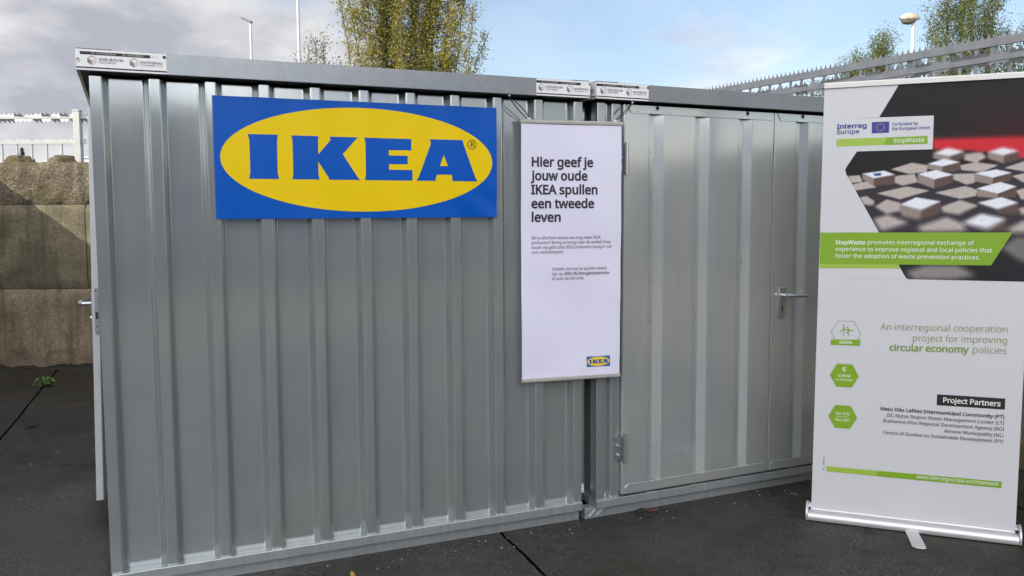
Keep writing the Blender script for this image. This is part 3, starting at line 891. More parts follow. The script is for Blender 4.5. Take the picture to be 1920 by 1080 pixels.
def side_sticker(parent, xf, y0, y1):
    """the part of the sticker that turns the corner onto the left side"""
    mb = MB()
    mb.box(xf - 0.0012, xf, y0, y1, 2.1415, 2.2205)
    o = mb.build('sticker', STICKER, parent)
    pr = MB()
    t = 2.222
    x = xf - 0.0022

    def rect(a, b, v0, v1, mi=0):
        pr.add([(x, b, t - v1), (x, a, t - v1), (x, a, t - v0), (x, b, t - v0)], [(0, 1, 2, 3)], mi)
    rect(y0, y1, 0.0685, 0.0735)
    tmp = MB()
    text(tmp, 'MATERIAAL', 0, t - 0.0440, 0.085, 0.0092, 0, 0.012, 0)
    text(tmp, 'CONTAINER STORE', 0, t - 0.0535, 0.084, 0.0058, 0, 0.0, 1)
    pr.add([(x, y0 + 0.10 - vx, vz) for vx, vy, vz in tmp.v], tmp.f)
    pr.build('lettering', [INK, ORANGE_PRINT], o)
    return o


def container_shell(root, skid_left=0.0):
    # floor frame: lip all round with a ledge, on skids with diagonal drain slots at the corners
    fr = MB()
    lip = 0.0435
    fr.box(0, W, 0.0, 0.075, 0.0565, 0.100)
    fr.box(0, 0.075, 0.075, DEPTH - 0.075, 0.0565, 0.100)
    fr.box(W - 0.075, W, 0.075, DEPTH - 0.075, 0.0565, 0.100)
    fr.box(0, W, DEPTH - 0.075, DEPTH, 0.0565, 0.100)
    fr.box(0.075, W - 0.075, 0.075, DEPTH - 0.075, 0.075, 0.095)
    fr.build('floor_frame', STEEL_RAIL, root, bevel=0.003)
    sk = MB()
    sk.box(-skid_left, W - 0.004, 0.032, 0.10, 0.0, 0.0563)
    # raised slot edges
    for s0, sgn in ((-skid_left + 0.02, 1), (W - 0.03, -1)):
        for k in range(2):
            a = s0 + sgn * 0.045 * k
            sk.prism([(a, 0.012), (a + sgn * 0.006, 0.012), (a + sgn * 0.048, 0.050), (a + sgn * 0.042, 0.050)], 'y', 0.025, 0.0319, 0)
    sk.build('skid', STEEL_RAIL, root, bevel=0.002, recalc=True)
    sk = MB()
    sk.box(-skid_left, W - 0.004, DEPTH - 0.10, DEPTH - 0.01, 0.0, 0.0563)
    sk.build('skid', STEEL_RAIL, root, bevel=0.002)
    # roof: folded edge with a return under it, blackened for the eave shade
    rf = MB()
    x0, x1, y0, y1 = -0.0435, W + 0.0095, -0.050, DEPTH + 0.05
    z0 = 2.140
    th = 0.012
    rf.box(x0, x1, y0, y0 + th, z0, TOP)
    rf.box(x0, x1, y1 - th, y1, z0, TOP)
    rf.box(x0, x0 + th, y0 + th, y1 - th, z0, TOP)
    rf.box(x1 - th, x1, y0 + th, y1 - th, z0, TOP)
    rf.box(x0 + th, x1 - th, y0 + th, y1 - th, TOP - 0.008, TOP - 0.002)
    # roof sheets lapping at the corners
    rf.box(x0 + 0.002, x0 + 0.13, y0 + 0.002, y0 + 0.5, TOP + 0.0005, TOP + 0.0035)
    rf.box(x1 - 0.10, x1 - 0.003, y0 + 0.002, y0 + 0.5, TOP + 0.0005, TOP + 0.0035)
    roof = rf.build('roof', STEEL_FASCIA, root, bevel=0.002)
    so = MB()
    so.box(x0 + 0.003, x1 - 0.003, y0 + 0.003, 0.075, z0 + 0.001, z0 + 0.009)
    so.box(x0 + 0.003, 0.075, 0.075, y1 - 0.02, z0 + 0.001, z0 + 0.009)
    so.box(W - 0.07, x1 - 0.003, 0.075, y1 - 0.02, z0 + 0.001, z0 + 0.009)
    so.build('soffit', STEEL_SHADE, roof)
    # rear and right walls
    wb = corrugated(W, 10, 0.1, z0 - 0.005, 0, 0.04)
    wb.build('rear_wall', STEEL, root, smooth=28).matrix_basis = Matrix.Translation((W, DEPTH - 0.015, 0)) @ Matrix.Rotation(math.pi, 4, 'Z')
    wr = corrugated(DEPTH - 0.05, 14, 0.1, z0 - 0.005, 0, 0.04)
    wr.build('right_wall', STEEL, root, smooth=28).matrix_basis = Matrix.Translation((W - 0.004, 0.02, 0)) @ Matrix.Rotation(math.pi / 2, 4, 'Z')
    wl = corrugated(DEPTH - 0.05, 14, 0.1, z0 - 0.005, 0, 0.04)
    wl.build('left_wall', STEEL, root, smooth=28).matrix_basis = Matrix.Translation((0.004, DEPTH - 0.03, 0)) @ Matrix.Rotation(-math.pi / 2, 4, 'Z')
    return roof


# ---- the ribbed container with the big banner
A = thing('steel_container', 'ribbed grey steel container carrying the blue and yellow banner', 'storage container', A_POS, A_ROT, 'steel storage containers')
roofA = container_shell(A)
fw_ = corrugated(W, 10, 0.1005, 2.1295, 0.015, 0.057)
fw_.build('front_wall', STEEL, A, smooth=28)
sticker(roofA, -0.0435, 0.3245, 0.0, -0.050)
sticker(roofA, 1.9175, 0.2915, -0.028, -0.050)
side_sticker(roofA, -0.0435, -0.049, 0.16)

# open door folded back along the left side, seen on its edge
door = MB()
sh = 0.0205
plan = [(-0.087, 1.008), (-0.053, 1.008), (-0.022, 1.18), (-0.022, 1.96), (-0.055, 1.985), (-0.087, 1.985)]
z0d, z1d = 0.12, 2.118
door.add([(x, y, z0d) for x, y in plan] + [(x + sh * (z1d - z0d), y, z1d) for x, y in plan],
         [(0, 1, 7, 6), (1, 2, 8, 7), (2, 3, 9, 8), (3, 4, 10, 9), (4, 5, 11, 10), (5, 0, 6, 11), (5, 4, 3, 2, 1, 0), (6, 7, 8, 9, 10, 11)])
dA = door.build('door', DOOR_EDGE, A, bevel=0.003)
dA['label'] = 'steel door standing open, seen on its narrow edge'
lk = MB()


def edge_x(z):
    return -0.087 + sh * (z - z0d)


zc = [0.985, 0.978, 0.978, 0.985, 1.21, 1.217, 1.217, 1.21]
xa = edge_x(1.1)
lk.prism([(xa + 0.009, 0.986), (xa + 0.013, 0.978), (xa + 0.025, 0.978), (xa + 0.029, 0.986), (xa + 0.033, 1.21), (xa + 0.029, 1.217), (xa + 0.017, 1.217), (xa + 0.013, 1.21)], 'y', 1.0045, 1.0078, 0)
lk.box(xa + 0.014, xa + 0.028, 0.998, 1.0044, 1.140, 1.172, 0)
lk.box(xa + 0.015, xa + 0.027, 1.000, 1.0044, 1.060, 1.095, 1)
for zz in (0.992, 1.022, 1.203):
    lk.prism([(xa + 0.0205 + 0.004 * math.cos(i * math.pi / 4), zz + 0.004 * math.sin(i * math.pi / 4)) for i in range(8)], 'y', 1.003, 1.0044, 1)
lk.build('lock_plate', [ZINC, DARK_METAL], dA, recalc=True)
hd = MB()
hz = 1.135
hx = edge_x(hz)
hd.tube([(hx + 0.002, 1.06, hz), (hx - 0.046, 1.06, hz), (hx - 0.056, 1.07, hz), (hx - 0.057, 1.185, hz + 0.002)], [0.010, 0.010, 0.0105, 0.009], 10)
hd.prism([(hx - 0.004 - 0.0, 1.03), (hx + 0.001, 1.03), (hx + 0.001, 1.09), (hx - 0.004, 1.09)], 'z', 1.02, 1.19)
hd.tube([(hx, 1.06, 1.062), (hx - 0.012, 1.06, 1.062)], 0.008, 8)
hd.build('handle', ZINC, dA, smooth=40, recalc=True)

# ---- the container with the double door
B = thing('steel_container', 'grey steel container with double doors behind the roll-up stand', 'storage container', B_POS, B_ROT, 'steel storage containers')
roofB = container_shell(B, skid_left=0.055)
stB = sticker(roofB, -0.0435, 0.3040, -0.018, -0.050)
side_sticker(roofB, -0.0435, -0.049, 0.12)
ZT = 2.1295
# corner posts, recessed strip and door jambs, both sides
for mirror in (0, 1):
    prof = [(0.0, 0.075), (0.0, 0.012), (0.0485, 0.012), (0.0505, 0.050), (0.078, 0.050), (0.092, 0.022), (0.1445, 0.022), (0.1445, 0.075)]
    if mirror:
        prof = [(W - 0.0 + 0.0 - x, y) for x, y in prof][::-1]
    ln_ = round_line(prof, 0.005, 3)
    n = len(ln_)
    vs = [(q.x, q.y, 0.1005) for q in ln_] + [(q.x, q.y, ZT) for q in ln_]
    fp = MB()
    fp.add(vs, [(i, i + 1, n + i + 1, n + i) for i in range(n - 1)])
    fp.build('door_jamb', STEEL, B, smooth=28)
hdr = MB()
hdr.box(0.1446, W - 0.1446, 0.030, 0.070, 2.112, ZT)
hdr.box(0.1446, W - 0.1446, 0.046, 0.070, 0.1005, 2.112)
hdr.build('door_frame', STEEL_SHADE, B)  # blackened backing, so the gaps round the leaves look shaded
for zz in (0.135, 0.157, 2.09, 2.115):
    sc_ = MB()
    sc_.tube([(0.064, 0.0495, zz), (0.064, 0.0455, zz)], 0.0042, 8)
    sc_.build('screw', ZINC, B, smooth=40)


def door_leaf(x0, w, first, label=None):
    z0, z1 = 0.1125, 2.1265
    gr = [first + 0.2905 * k for k in range(3)]
    pts = [(x0 + 0.0015, 0.045), (x0 + 0.0015, 0.0)]
    for a in gr:
        pts += [(a, 0.0), (a + 0.012, 0.028), (a + 0.050, 0.028), (a + 0.087, 0.0)]
    pts += [(x0 + w - 0.0015, 0.0), (x0 + w - 0.0015, 0.045)]
    ln_ = round_line(pts, 0.005, 3)
    mb = MB()
    n = len(ln_)
    nz = 16
    vs = []
    for k in range(nz + 1):
        z = z0 + (z1 - z0) * k / nz
        for q in ln_:
            vs.append((q.x, q.y + 0.0004 * math.sin(q.x * 5 + z * 2.1 + x0), z))
    mb.add(vs, [(k * n + i, k * n + i + 1, (k + 1) * n + i + 1, (k + 1) * n + i) for k in range(nz) for i in range(n - 1)])
    mb.box(x0 + 0.002, x0 + w - 0.002, 0.0451, 0.0455, z0, z1)
    for gi, a in enumerate(gr):                     # rivets down the grooves
        for k in range(8):
            zz = 0.34 + 0.222 * k + (0.02 if gi == 1 else 0.0)
            if gi == 1 and k % 3:
                continue
            cx = a + 0.030
            mb.add([(cx + 0.0035 * math.cos(j * math.pi / 4), 0.0270, zz + 0.0035 * math.sin(j * math.pi / 4)) for j in range(8)] + [(cx, 0.0242, zz)],
                   [(j, (j + 1) % 8, 8) for j in range(8)], 1)
    o = mb.build('door', [STEEL_DOOR, DARK_METAL], B, smooth=28)
    if label:
        o['label'] = label
    bt = MB()
    a, b = x0 + 0.018, x0 + w - 0.010
    c = 0.014
    bt.prism([(a, z1), (a + c * 1.6, 2.085), (b - c, 2.085), (b, 2.085 + c), (b, z1)], 'y', -0.0045, -0.0012)
    bt.build('band', STEEL_DOOR, o, bevel=0.001, recalc=True)
    bt = MB()
    bt.prism([(a + c * 1.3, z0 + 0.051), (a, z0 + 0.036), (a, z0 + 0.001), (b, z0 + 0.001), (b, z0 + 0.036), (b - c, z0 + 0.051)], 'y', -0.0045, -0.0012)
    bt.build('band', STEEL_DOOR, o, bevel=0.001, recalc=True)
    for hx_ in (x0 + 0.199, x0 + 0.786):
        ho = MB()
        ho.disc(hx_, 2.1135, 0.0122, 0.0122, -0.0052, 20, 0)  # flat black disc on the band stands for the shaded inside
        n_ = 14
        arc = [(hx_ + 0.0125 * math.cos(math.pi + math.pi * i / n_), 2.1135 + 0.0125 * math.sin(math.pi + math.pi * i / n_)) for i in range(n_ + 1)]
        arc2 = [(hx_ + 0.0105 * math.cos(math.pi + math.pi * i / n_), 2.1135 + 0.0095 * math.sin(math.pi + math.pi * i / n_)) for i in range(n_ + 1)]
        ho.poly(arc + arc2[::-1], -0.0056, 1)
        ho.build('hole', [BLACK, ZINC], o)
    for k in range(5):
        ho = MB()
        ho.disc(x0 + 0.08 + k * 0.2, 2.0935, 0.003, 0.003, -0.0052, 8, 0)
        ho.build('rivet', DARK_METAL, o)
    return o


leaf1 = door_leaf(0.1475, 0.9775, 0.301)
leaf2 = door_leaf(1.1265, 0.9275, 1.285)
for zlo, zhi in ((1.776, 1.937), (0.287, 0.442)):
    h = MB()
    h.tube([(0.157, -0.016, zlo), (0.157, -0.016, zhi)], 0.0085, 12)
    h.tube([(0.157, -0.016, zlo - 0.004), (0.157, -0.016, zlo)], 0.0055, 10)
    h.box(0.112, 0.150, 0.010, 0.0215, zlo + 0.01, zhi - 0.025, 1)
    h.box(0.146, 0.157, -0.014, 0.018, zlo + 0.01, zhi - 0.02, 1)
    for q in (0.035, 0.085):
        h.tube([(0.130, 0.0098, zlo + q), (0.130, -0.006, zlo + q)], 0.0075, 6)
    h.build('hinge', [ZINC, HINGE_METAL], leaf1, smooth=35)
hp = MB()
hp.box(1.178, 1.226, -0.0085, -0.0012, 0.985, 1.158)
hp.tube([(1.202, -0.008, 1.115), (1.202, -0.045, 1.115)], 0.011, 12)
hp.tube([(1.202, -0.045, 1.115), (1.222, -0.052, 1.1145), (1.27, -0.054, 1.112), (1.345, -0.052, 1.110)], [0.011, 0.0105, 0.009, 0.008], 12)
hnd = hp.build('handle', ZINC, leaf2, smooth=40, bevel=0.0012)
ck = MB()
ck.disc(1.202, 1.045, 0.0065, 0.0065, -0.0092, 16)
ck.poly([(1.199, 1.045), (1.205, 1.045), (1.205, 1.020), (1.199, 1.020)], -0.0094)
ck.disc(1.202, 1.020, 0.004, 0.004, -0.0090, 12)
ck.build('keyhole', BLACK, hnd)
SCUFF = mat('scuffed_zinc', (0.40, 0.42, 0.42), 0.4, 0.3)
# scuffs and dents the sheet has picked up
for pts, m_ in (([(0.706, 0.905), (0.708, 0.906), (0.6875, 0.742), (0.686, 0.745)], SCUFF), ([(0.9225, 1.318), (0.9275, 1.322), (0.925, 1.292), (0.9215, 1.296)], DARK_METAL),
                ([(0.921, 1.347), (0.9235, 1.349), (0.9245, 1.337), (0.9225, 1.335)], DARK_METAL)):
    sf = MB()
    sf.poly(pts, -0.0009 if pts[0][0] < 0.9 else 0.0135)
    sf.build('scratch', m_, leaf1)


def back_of(mb, t=0.0009):
    """the reverse face of a thin film, so that it has its own thickness"""
    v, f = list(mb.v), list(mb.f)
    mb.add([(x, y + t, z) for x, y, z in v], [q[::-1] for q in f])


# ------------------------------------------------------------------ the big blue and yellow banner
def drape(x, z):
    """how far the vinyl stands off or sinks between the ribs (metres, minus is towards the viewer)"""
    ph = (x - 0.018) / 0.2155 * 2 * math.pi
    u = (x - 0.4555) / 1.28
    v = (z - 1.563) / 0.515
    sag = 0.0016 * (1 - math.cos(ph)) * (0.45 + 0.55 * abs(v - 0.45) * 2)
    low = max(0.0, 0.42 - v) / 0.42
    ripple = 0.0030 * math.sin(16 * u + 5 * v) * low ** 1.5
    right = max(0.0, u - 0.80) / 0.20
    fold = -0.0055 * right * low * math.sin(34 * (u + v * 0.55)) + 0.0016 * math.sin(3.1 * u + 2.2 * v)
    high = max(0.0, v - 0.80) / 0.20
    return sag + ripple + fold + 0.0012 * high * math.sin(27 * u + 1.0)


def sliced(pts_list, y, mats, name, parent, step=0.03):
    """flat outlines cut into strips so that they follow the drape"""
    mb = MB()
    for pts, mi in pts_list:
        mb.poly(pts, y, mi)
    me = bpy.data.meshes.new(name)
    me.from_pydata(mb.v, [], mb.f)
    me.polygons.foreach_set('material_index', mb.m)
    b = bmesh.new()
    b.from_mesh(me)
    bmesh.ops.triangulate(b, faces=b.faces)
    xs = [v.co.x for v in b.verts]
    zs = [v.co.z for v in b.verts]
    a = math.floor(min(xs) / step) * step
    while a < max(xs):
        bmesh.ops.bisect_plane(b, geom=b.verts[:] + b.edges[:] + b.faces[:], plane_co=(a, 0, 0), plane_no=(1, 0, 0))
        a += step
    a = math.floor(min(zs) / step) * step
    while a < max(zs):
        bmesh.ops.bisect_plane(b, geom=b.verts[:] + b.edges[:] + b.faces[:], plane_co=(0, 0, a), plane_no=(0, 0, 1))
        a += step
    for v in b.verts:
        v.co.y += drape(v.co.x, v.co.z)
    b.to_mesh(me)
    b.free()
    for m_ in mats:
        me.materials.append(m_)
    o = bpy.data.objects.new(name, me)
    col.objects.link(o)
    o.parent = parent
    return o


bn = thing('vinyl_banner', 'wide blue vinyl banner with yellow oval and four bold blue letters', 'banner', A_POS, A_ROT)
YB = 0.0085
bs = MB()
nx, nz = 120, 34
corner = {(0, 0): (0.4562, 1.5628), (1, 0): (1.7352, 1.5642), (1, 1): (1.7358, 2.0800), (0, 1): (0.4558, 2.0760)}
vs = []
for j in range(nz + 1):
    for i in range(nx + 1):
        u, v = i / nx, j / nz
        x = sum(corner[(a, c)][0] * (u if a else 1 - u) * (v if c else 1 - v) for a in (0, 1) for c in (0, 1))
        z = sum(corner[(a, c)][1] * (u if a else 1 - u) * (v if c else 1 - v) for a in (0, 1) for c in (0, 1))
        vs.append((x, YB + drape(x, z), z))
bs.add(vs, [(j * (nx + 1) + i, j * (nx + 1) + i + 1, (j + 1) * (nx + 1) + i + 1, (j + 1) * (nx + 1) + i) for j in range(nz) for i in range(nx)])
back_of(bs)
so_ = bs.build('sheet', BLUE, bn, smooth=60)
oval = [(1.096 + 0.616 * math.cos(2 * math.pi * i / 120), 1.8215 + 0.2295 * math.sin(2 * math.pi * i / 120)) for i in range(120)]
sliced([(oval, 0)], YB - 0.0010, [YELLOW], 'oval', bn)
LET = [
    [(0.594, 1.921), (0.719, 1.922), (0.714, 1.895), (0.714, 1.760), (0.719, 1.733), (0.594, 1.733), (0.600, 1.760), (0.600, 1.895)],
    [(0.775, 1.921), (0.892, 1.921), (0.889, 1.900), (0.889, 1.842), (0.944, 1.905), (0.941, 1.921), (1.066, 1.921), (1.050, 1.905), (0.998, 1.846),
     (1.062, 1.745), (1.073, 1.733), (0.934, 1.733), (0.933, 1.742), (0.888, 1.812), (0.888, 1.755), (0.892, 1.733), (0.775, 1.733), (0.780, 1.755), (0.780, 1.898)],
    [(1.095, 1.921), (1.313, 1.921), (1.312, 1.870), (1.207, 1.869), (1.207, 1.845), (1.295, 1.845), (1.295, 1.807), (1.207, 1.806), (1.207, 1.781), (1.317, 1.781), (1.316, 1.733), (1.095, 1.733), (1.100, 1.758), (1.100, 1.898)],
]
AL_ = [(1.402, 1.923), (1.562, 1.924), (1.571, 1.900), (1.626, 1.752), (1.636, 1.733), (1.512, 1.733), (1.507, 1.762), (1.434, 1.762), (1.427, 1.733), (1.335, 1.733), (1.346, 1.748), (1.395, 1.882)]
# the A with its counter: two outlines meeting along the middle
Aleft = [(1.402, 1.923), (1.469, 1.9235), (1.469, 1.854), (1.4495, 1.802), (1.469, 1.802), (1.469, 1.762), (1.434, 1.762), (1.427, 1.733), (1.335, 1.733), (1.346, 1.748), (1.408, 1.905)]
Aright = [(1.469, 1.9235), (1.562, 1.924), (1.567, 1.905), (1.626, 1.750), (1.636, 1.733), (1.512, 1.733), (1.507, 1.762), (1.469, 1.762), (1.469, 1.802), (1.4885, 1.802), (1.469, 1.854)]
sliced([(p, 0) for p in LET] + [(Aleft, 0), (Aright, 0)], YB - 0.0019, [BLUE], 'lettering', bn)
rg = []
n = 28
for i in range(n):
    a0, a1 = 2 * math.pi * i / n, 2 * math.pi * (i + 1) / n
    rg.append(([(1.610 + r_ * math.cos(a), 1.9045 + r_ * 1.0 * math.sin(a)) for r_, a in ((0.0225, a0), (0.0225, a1), (0.0192, a1), (0.0192, a0))], 0))
tmp = MB()
text(tmp, 'R', 1.601, 1.8925, 1.623, 0.024, 0, 0.01)
rg += [([(tmp.v[i][0], tmp.v[i][2]) for i in f], 0) for f in tmp.f]
sliced(rg, YB - 0.0019, [INK], 'registered_mark', bn)

# ------------------------------------------------------------------ the white poster hung between the containers
PO, PR = (0.0837, 4.2410, 0), R(17.0)
po = thing('hanging_poster', 'tall white poster with black Dutch heading hung between the containers', 'poster', PO, PR)
TR_, BR_ = 0.4865, 0.4815


def pwave(x, z):
    v = (z - 0.76) / 1.26
    return (0.006 * math.sin(5.0 * x + 3.3 * v) * math.sin(math.pi * v) + 0.0018 * math.sin(7 * x + 23 * v) * math.sin(math.pi * v) + 0.0012 * math.sin(11 * x - 7 * v)
            + 0.0035 * math.exp(-((v - 0.03) / 0.05) ** 2) * math.sin(14 * x + 1))


ps = MB()
nx, nz = 40, 90
vs = []
for j in range(nz + 1):
    for i in range(nx + 1):
        u, v = i / nx, j / nz
        z = 0.765 + (2.018 - 0.765) * v
        x = -0.038 + (0.525 + (0.484 - 0.487) * (1 - v)) * u
        vs.append((x, pwave(x, z), z))
ps.add(vs, [(j * (nx + 1) + i, j * (nx + 1) + i + 1, (j + 1) * (nx + 1) + i + 1, (j + 1) * (nx + 1) + i) for j in range(nz) for i in range(nx)])
back_of(ps)
pso = ps.build('sheet', PAPER, po, smooth=60)
for nm, za, zb in (('top_rail', 2.0135, 2.0325), ('bottom_rail', 0.748, 0.768)):
    rl = MB()
    xx = (-0.0425, 0.4935) if nm == 'top_rail' else (-0.0395, 0.4855)
    rl.prism([(-0.007, za + 0.003), (-0.004, za), (0.008, za), (0.010, za + 0.004), (0.010, zb - 0.004), (0.007, zb), (-0.004, zb), (-0.007, zb - 0.003)], 'x', *xx)
    rl.box(xx[0], xx[1], -0.0085, -0.0068, za + 0.008, za + 0.0105)
    rl.build(nm, ALU_MATT, po, bevel=0.0008, recalc=True)
for cx in (0.002, 0.452):
    cl = MB()
    cl.box(cx - 0.008, cx + 0.008, -0.003, 0.006, 2.0326, 2.043)
    cl.build('clip', WHITE_PLASTIC, po, bevel=0.002)


def slice_mb(mb, step):
    me = bpy.data.meshes.new('tmp')
    me.from_pydata(mb.v, [], mb.f)
    me.polygons.foreach_set('material_index', mb.m)
    b = bmesh.new()
    b.from_mesh(me)
    bmesh.ops.triangulate(b, faces=[f for f in b.faces if len(f.verts) > 4])
    for ax in (0, 2):
        cs = [v.co[ax] for v in b.verts]
        a = math.floor(min(cs) / step) * step
        hi = max(cs)
        no = (1, 0, 0) if ax == 0 else (0, 0, 1)
        while a < hi:
            bmesh.ops.bisect_plane(b, geom=b.verts[:] + b.edges[:] + b.faces[:], plane_co=tuple(n_ * a for n_ in no), plane_no=no)
            a += step
    b.verts.index_update()
    mb.v = [tuple(v.co) for v in b.verts]
    mb.f = [[v.index for v in f.verts] for f in b.faces]
    mb.m = [f.material_index for f in b.faces]
    b.free()
    bpy.data.meshes.remove(me)


def on_poster(build_items, name, mats, parent, cut=0.0):
    mb = MB()
    build_items(mb)
    if cut:
        slice_mb(mb, cut)
    mb.v = [(x, y + pwave(x, z), z) for x, y, z in mb.v]
    return mb.build(name, mats, parent)


def heading(mb):
    for s, z, x0, x1 in (('Hier geef je', 1.8085, 0.012, 0.335), ('jouw oude', 1.742, 0.016, 0.305), ('IKEA spullen', 1.6745, 0.012, 0.360),
                         ('een tweede', 1.607, 0.013, 0.340), ('leven', 1.5405, 0.013, 0.168)):
        text(mb, s, x0, z, x1, 0.0435, -0.0014, 0.025)


on_poster(heading, 'heading', INK, po)


def upper_lines(mb):
    for s, z, x0, x1 in (('Wil je afscheid nemen van nog meer IKEA', 1.4535, 0.014, 0.376), ('producten? Breng ze terug naar de winkel! Daar', 1.4305, 0.014, 0.433),
                         ('kopen wij gebruikte IKEA producten terug in ruil', 1.407, 0.014, 0.436), ('voor winkeltegoed.', 1.384, 0.014, 0.181)):
        text(mb, s, x0, z, x1, 0.0150, -0.0014, 0.004)


def lower_lines(mb):
    for s, z, x0, x1 in (('Ontdek snel wat je spullen waard', 1.2995, 0.119, 0.410), ('zijn op', 1.2755, 0.119, 0.178), ('of scan de QR-code.', 1.252, 0.119, 0.292)):
        text(mb, s, x0, z, x1, 0.0150, -0.0014, 0.004)
    text(mb, 'IKEA.NL/terugkoopservice', 0.184, 1.2755, 0.424, 0.0150, -0.0014, 0.016)


on_poster(upper_lines, 'lettering', INK_SOFT, po)
on_poster(lower_lines, 'lettering', INK_SOFT, po)
em = on_poster(lambda mb: mb.poly([(0.3035, 0.808), (0.4315, 0.807), (0.4310, 0.8615), (0.3030, 0.8610)], -0.0008), 'emblem', mat('poster_blue', s2l((30, 88, 170)), 0.5), po, 0.008)
on_poster(lambda mb: mb.disc(0.3672, 0.8343, 0.0610, 0.0240, -0.0013, 48), 'oval', mat('poster_yellow', s2l((225, 196, 60)), 0.5), em, 0.008)


def mini(mb):
    for pts in LET + [Aleft, Aright]:
        q = [(0.3672 + (x - 1.096) * 0.0990, 0.8343 + (z - 1.8270) * 0.1046) for x, z in pts]
        mb.poly(q, -0.0018)


on_poster(mini, 'lettering', mat('poster_blue_letters', s2l((30, 80, 150)), 0.5), em, 0.008)

# cords: two strands each, from the rail clips up to the roof edges
Mpo = Matrix.Translation(PO) @ Matrix.Rotation(PR, 4, 'Z')
MA = Matrix.Translation(A_POS) @ Matrix.Rotation(A_ROT, 4, 'Z')
MBm = Matrix.Translation(B_POS) @ Matrix.Rotation(B_ROT, 4, 'Z')
for cx, hook, side in ((0.0, MA @ Vector((1.786, -0.022, 2.134)), -1), (0.449, MBm @ Vector((0.178, -0.022, 2.131)), 1)):
    hk = Mpo.inverted() @ hook
    for k in (0, 1):
        a = Vector((cx + (0.006 if k else -0.006), 0.0, 2.036))
        mid = (a + hk) / 2 + Vector((side * (0.004 + 0.02 * k) * (-1 if side < 0 else 1) * (1 if k else -1), -0.004, -0.016 if k == 0 else -0.002))
        pts = [a * (1 - t) ** 2 + mid * 2 * t * (1 - t) + hk * t * t for t in [i / 12 for i in range(13)]]
        c_ = MB()
        c_.tube(pts, 0.0024, 7)
        c_.build('cord', CORD, po, smooth=60)
    hkm = MB()
    hkm.tube([hk + Vector((0, 0, 0.004)), hk + Vector((0, -0.012, 0.004))], 0.006, 8)
    hkm.build('hook', ZINC, po, smooth=40)

# ------------------------------------------------------------------ roll-up banner stand
KO, KR = (1.5440, 4.3843, 0), -0.38574
ru = thing('roll_up_stand', 'tall white and green roll-up banner on its silver floor cassette', 'roll-up banner', KO, KR)
LEAN = 0.0064


def kx(x, z):
    return x


bs = MB()
prof = [(-0.048, 0.020), (-0.046, 0.006), (-0.036, 0.0), (0.040, 0.0), (0.050, 0.008), (0.052, 0.030), (0.046, 0.058), (0.030, 0.076), (0.012, 0.084), (0.006, 0.080),
        (0.004, 0.060), (-0.004, 0.050), (-0.012, 0.052), (-0.030, 0.048), (-0.042, 0.038)]
bs.prism(prof, 'x', -0.014, 0.934)
base = bs.build('cassette', ALU, ru, smooth=35, recalc=True)
for xa_, xb_ in ((-0.0265, -0.0142), (0.9342, 0.9465)):
    ec = MB()
    pr2 = [(y * 1.06, z * 1.05 if z > 0.001 else 0.0) for y, z in [(-0.048, 0.020), (-0.046, 0.006), (-0.036, 0.0), (0.040, 0.0), (0.050, 0.008), (0.052, 0.030), (0.046, 0.058), (0.030, 0.078), (0.010, 0.086), (-0.012, 0.082), (-0.034, 0.062), (-0.046, 0.040)]]
    ec.prism(pr2, 'x', xa_, xb_)
    ec.build('end_cap', ALU, ru, smooth=35, bevel=0.003, recalc=True)
for xa_, xb_ in ((-0.012, -0.003), (0.922, 0.933)):
    nt_ = MB()
    nt_.box(xa_, xb_, -0.010, 0.003, 0.0505, 0.062)
    nt_.build('slot_plug', BLACK, base)
ft = MB()
outl = [(0.440, -0.02), (0.500, -0.02), (0.526, -0.235), (0.522, -0.250), (0.505, -0.256), (0.480, -0.254), (0.468, -0.246), (0.463, -0.235)]
ft.prism(outl, 'z', 0.001, 0.008)
ft.build('foot', ALU, ru, bevel=0.003, recalc=True)
ft = MB()
ft.prism([(x, -y) for x, y in outl], 'z', 0.001, 0.008)
ft.build('foot', ALU, ru, bevel=0.003, recalc=True)
pl = MB()
pl.tube([(0.462, 0.020, 0.05), (0.466, 0.018, 2.195)], 0.008, 10)
pl.build('pole', ALU, ru, smooth=40)


def kwave(x, z):
    v = z / 2.2
    return 0.0022 * math.sin(3 * x + 4 * v) * math.sin(math.pi * v) + 0.0006 * math.sin(11 * x + 2 * v)


def on_banner(mb_or_fn, name, mats, parent=None, smooth=None, cut=0.0):
    mb = MB()
    mb_or_fn(mb)
    if cut:
        slice_mb(mb, cut)
    mb.v = [(x, y + kwave(x, z), z) for x, y, z in mb.v]
    return mb.build(name, mats, parent if parent is not None else ru, smooth=smooth)


def kgrid(mb):
    nx, nz = 30, 60
    vs = []
    for j in range(nz + 1):
        for i in range(nx + 1):
            u, v = i / nx, j / nz
            z = 0.048 + (2.195 - 0.048) * v
            x0 = -0.001 + 0.0135 * v
            x1 = 0.9225 + 0.0120 * v
            vs.append((x0 + (x1 - x0) * u, 0.0, z))
    mb.add(vs, [(j * (nx + 1) + i, j * (nx + 1) + i + 1, (j + 1) * (nx + 1) + i + 1, (j + 1) * (nx + 1) + i) for j in range(nz) for i in range(nx)])
    back_of(mb)


ks = on_banner(kgrid, 'sheet', SHEET_WHITE, smooth=60)
tb = MB()
tb.prism([(-0.010, 2.190), (0.008, 2.190), (0.012, 2.196), (0.012, 2.211), (0.006, 2.2175), (-0.006, 2.2175), (-0.011, 2.212)], 'x', 0.0115, 0.9385)
tb.build('top_bar', mat('cream_bar', (0.80, 0.78, 0.72), 0.4), ru, bevel=0.001, recalc=True)

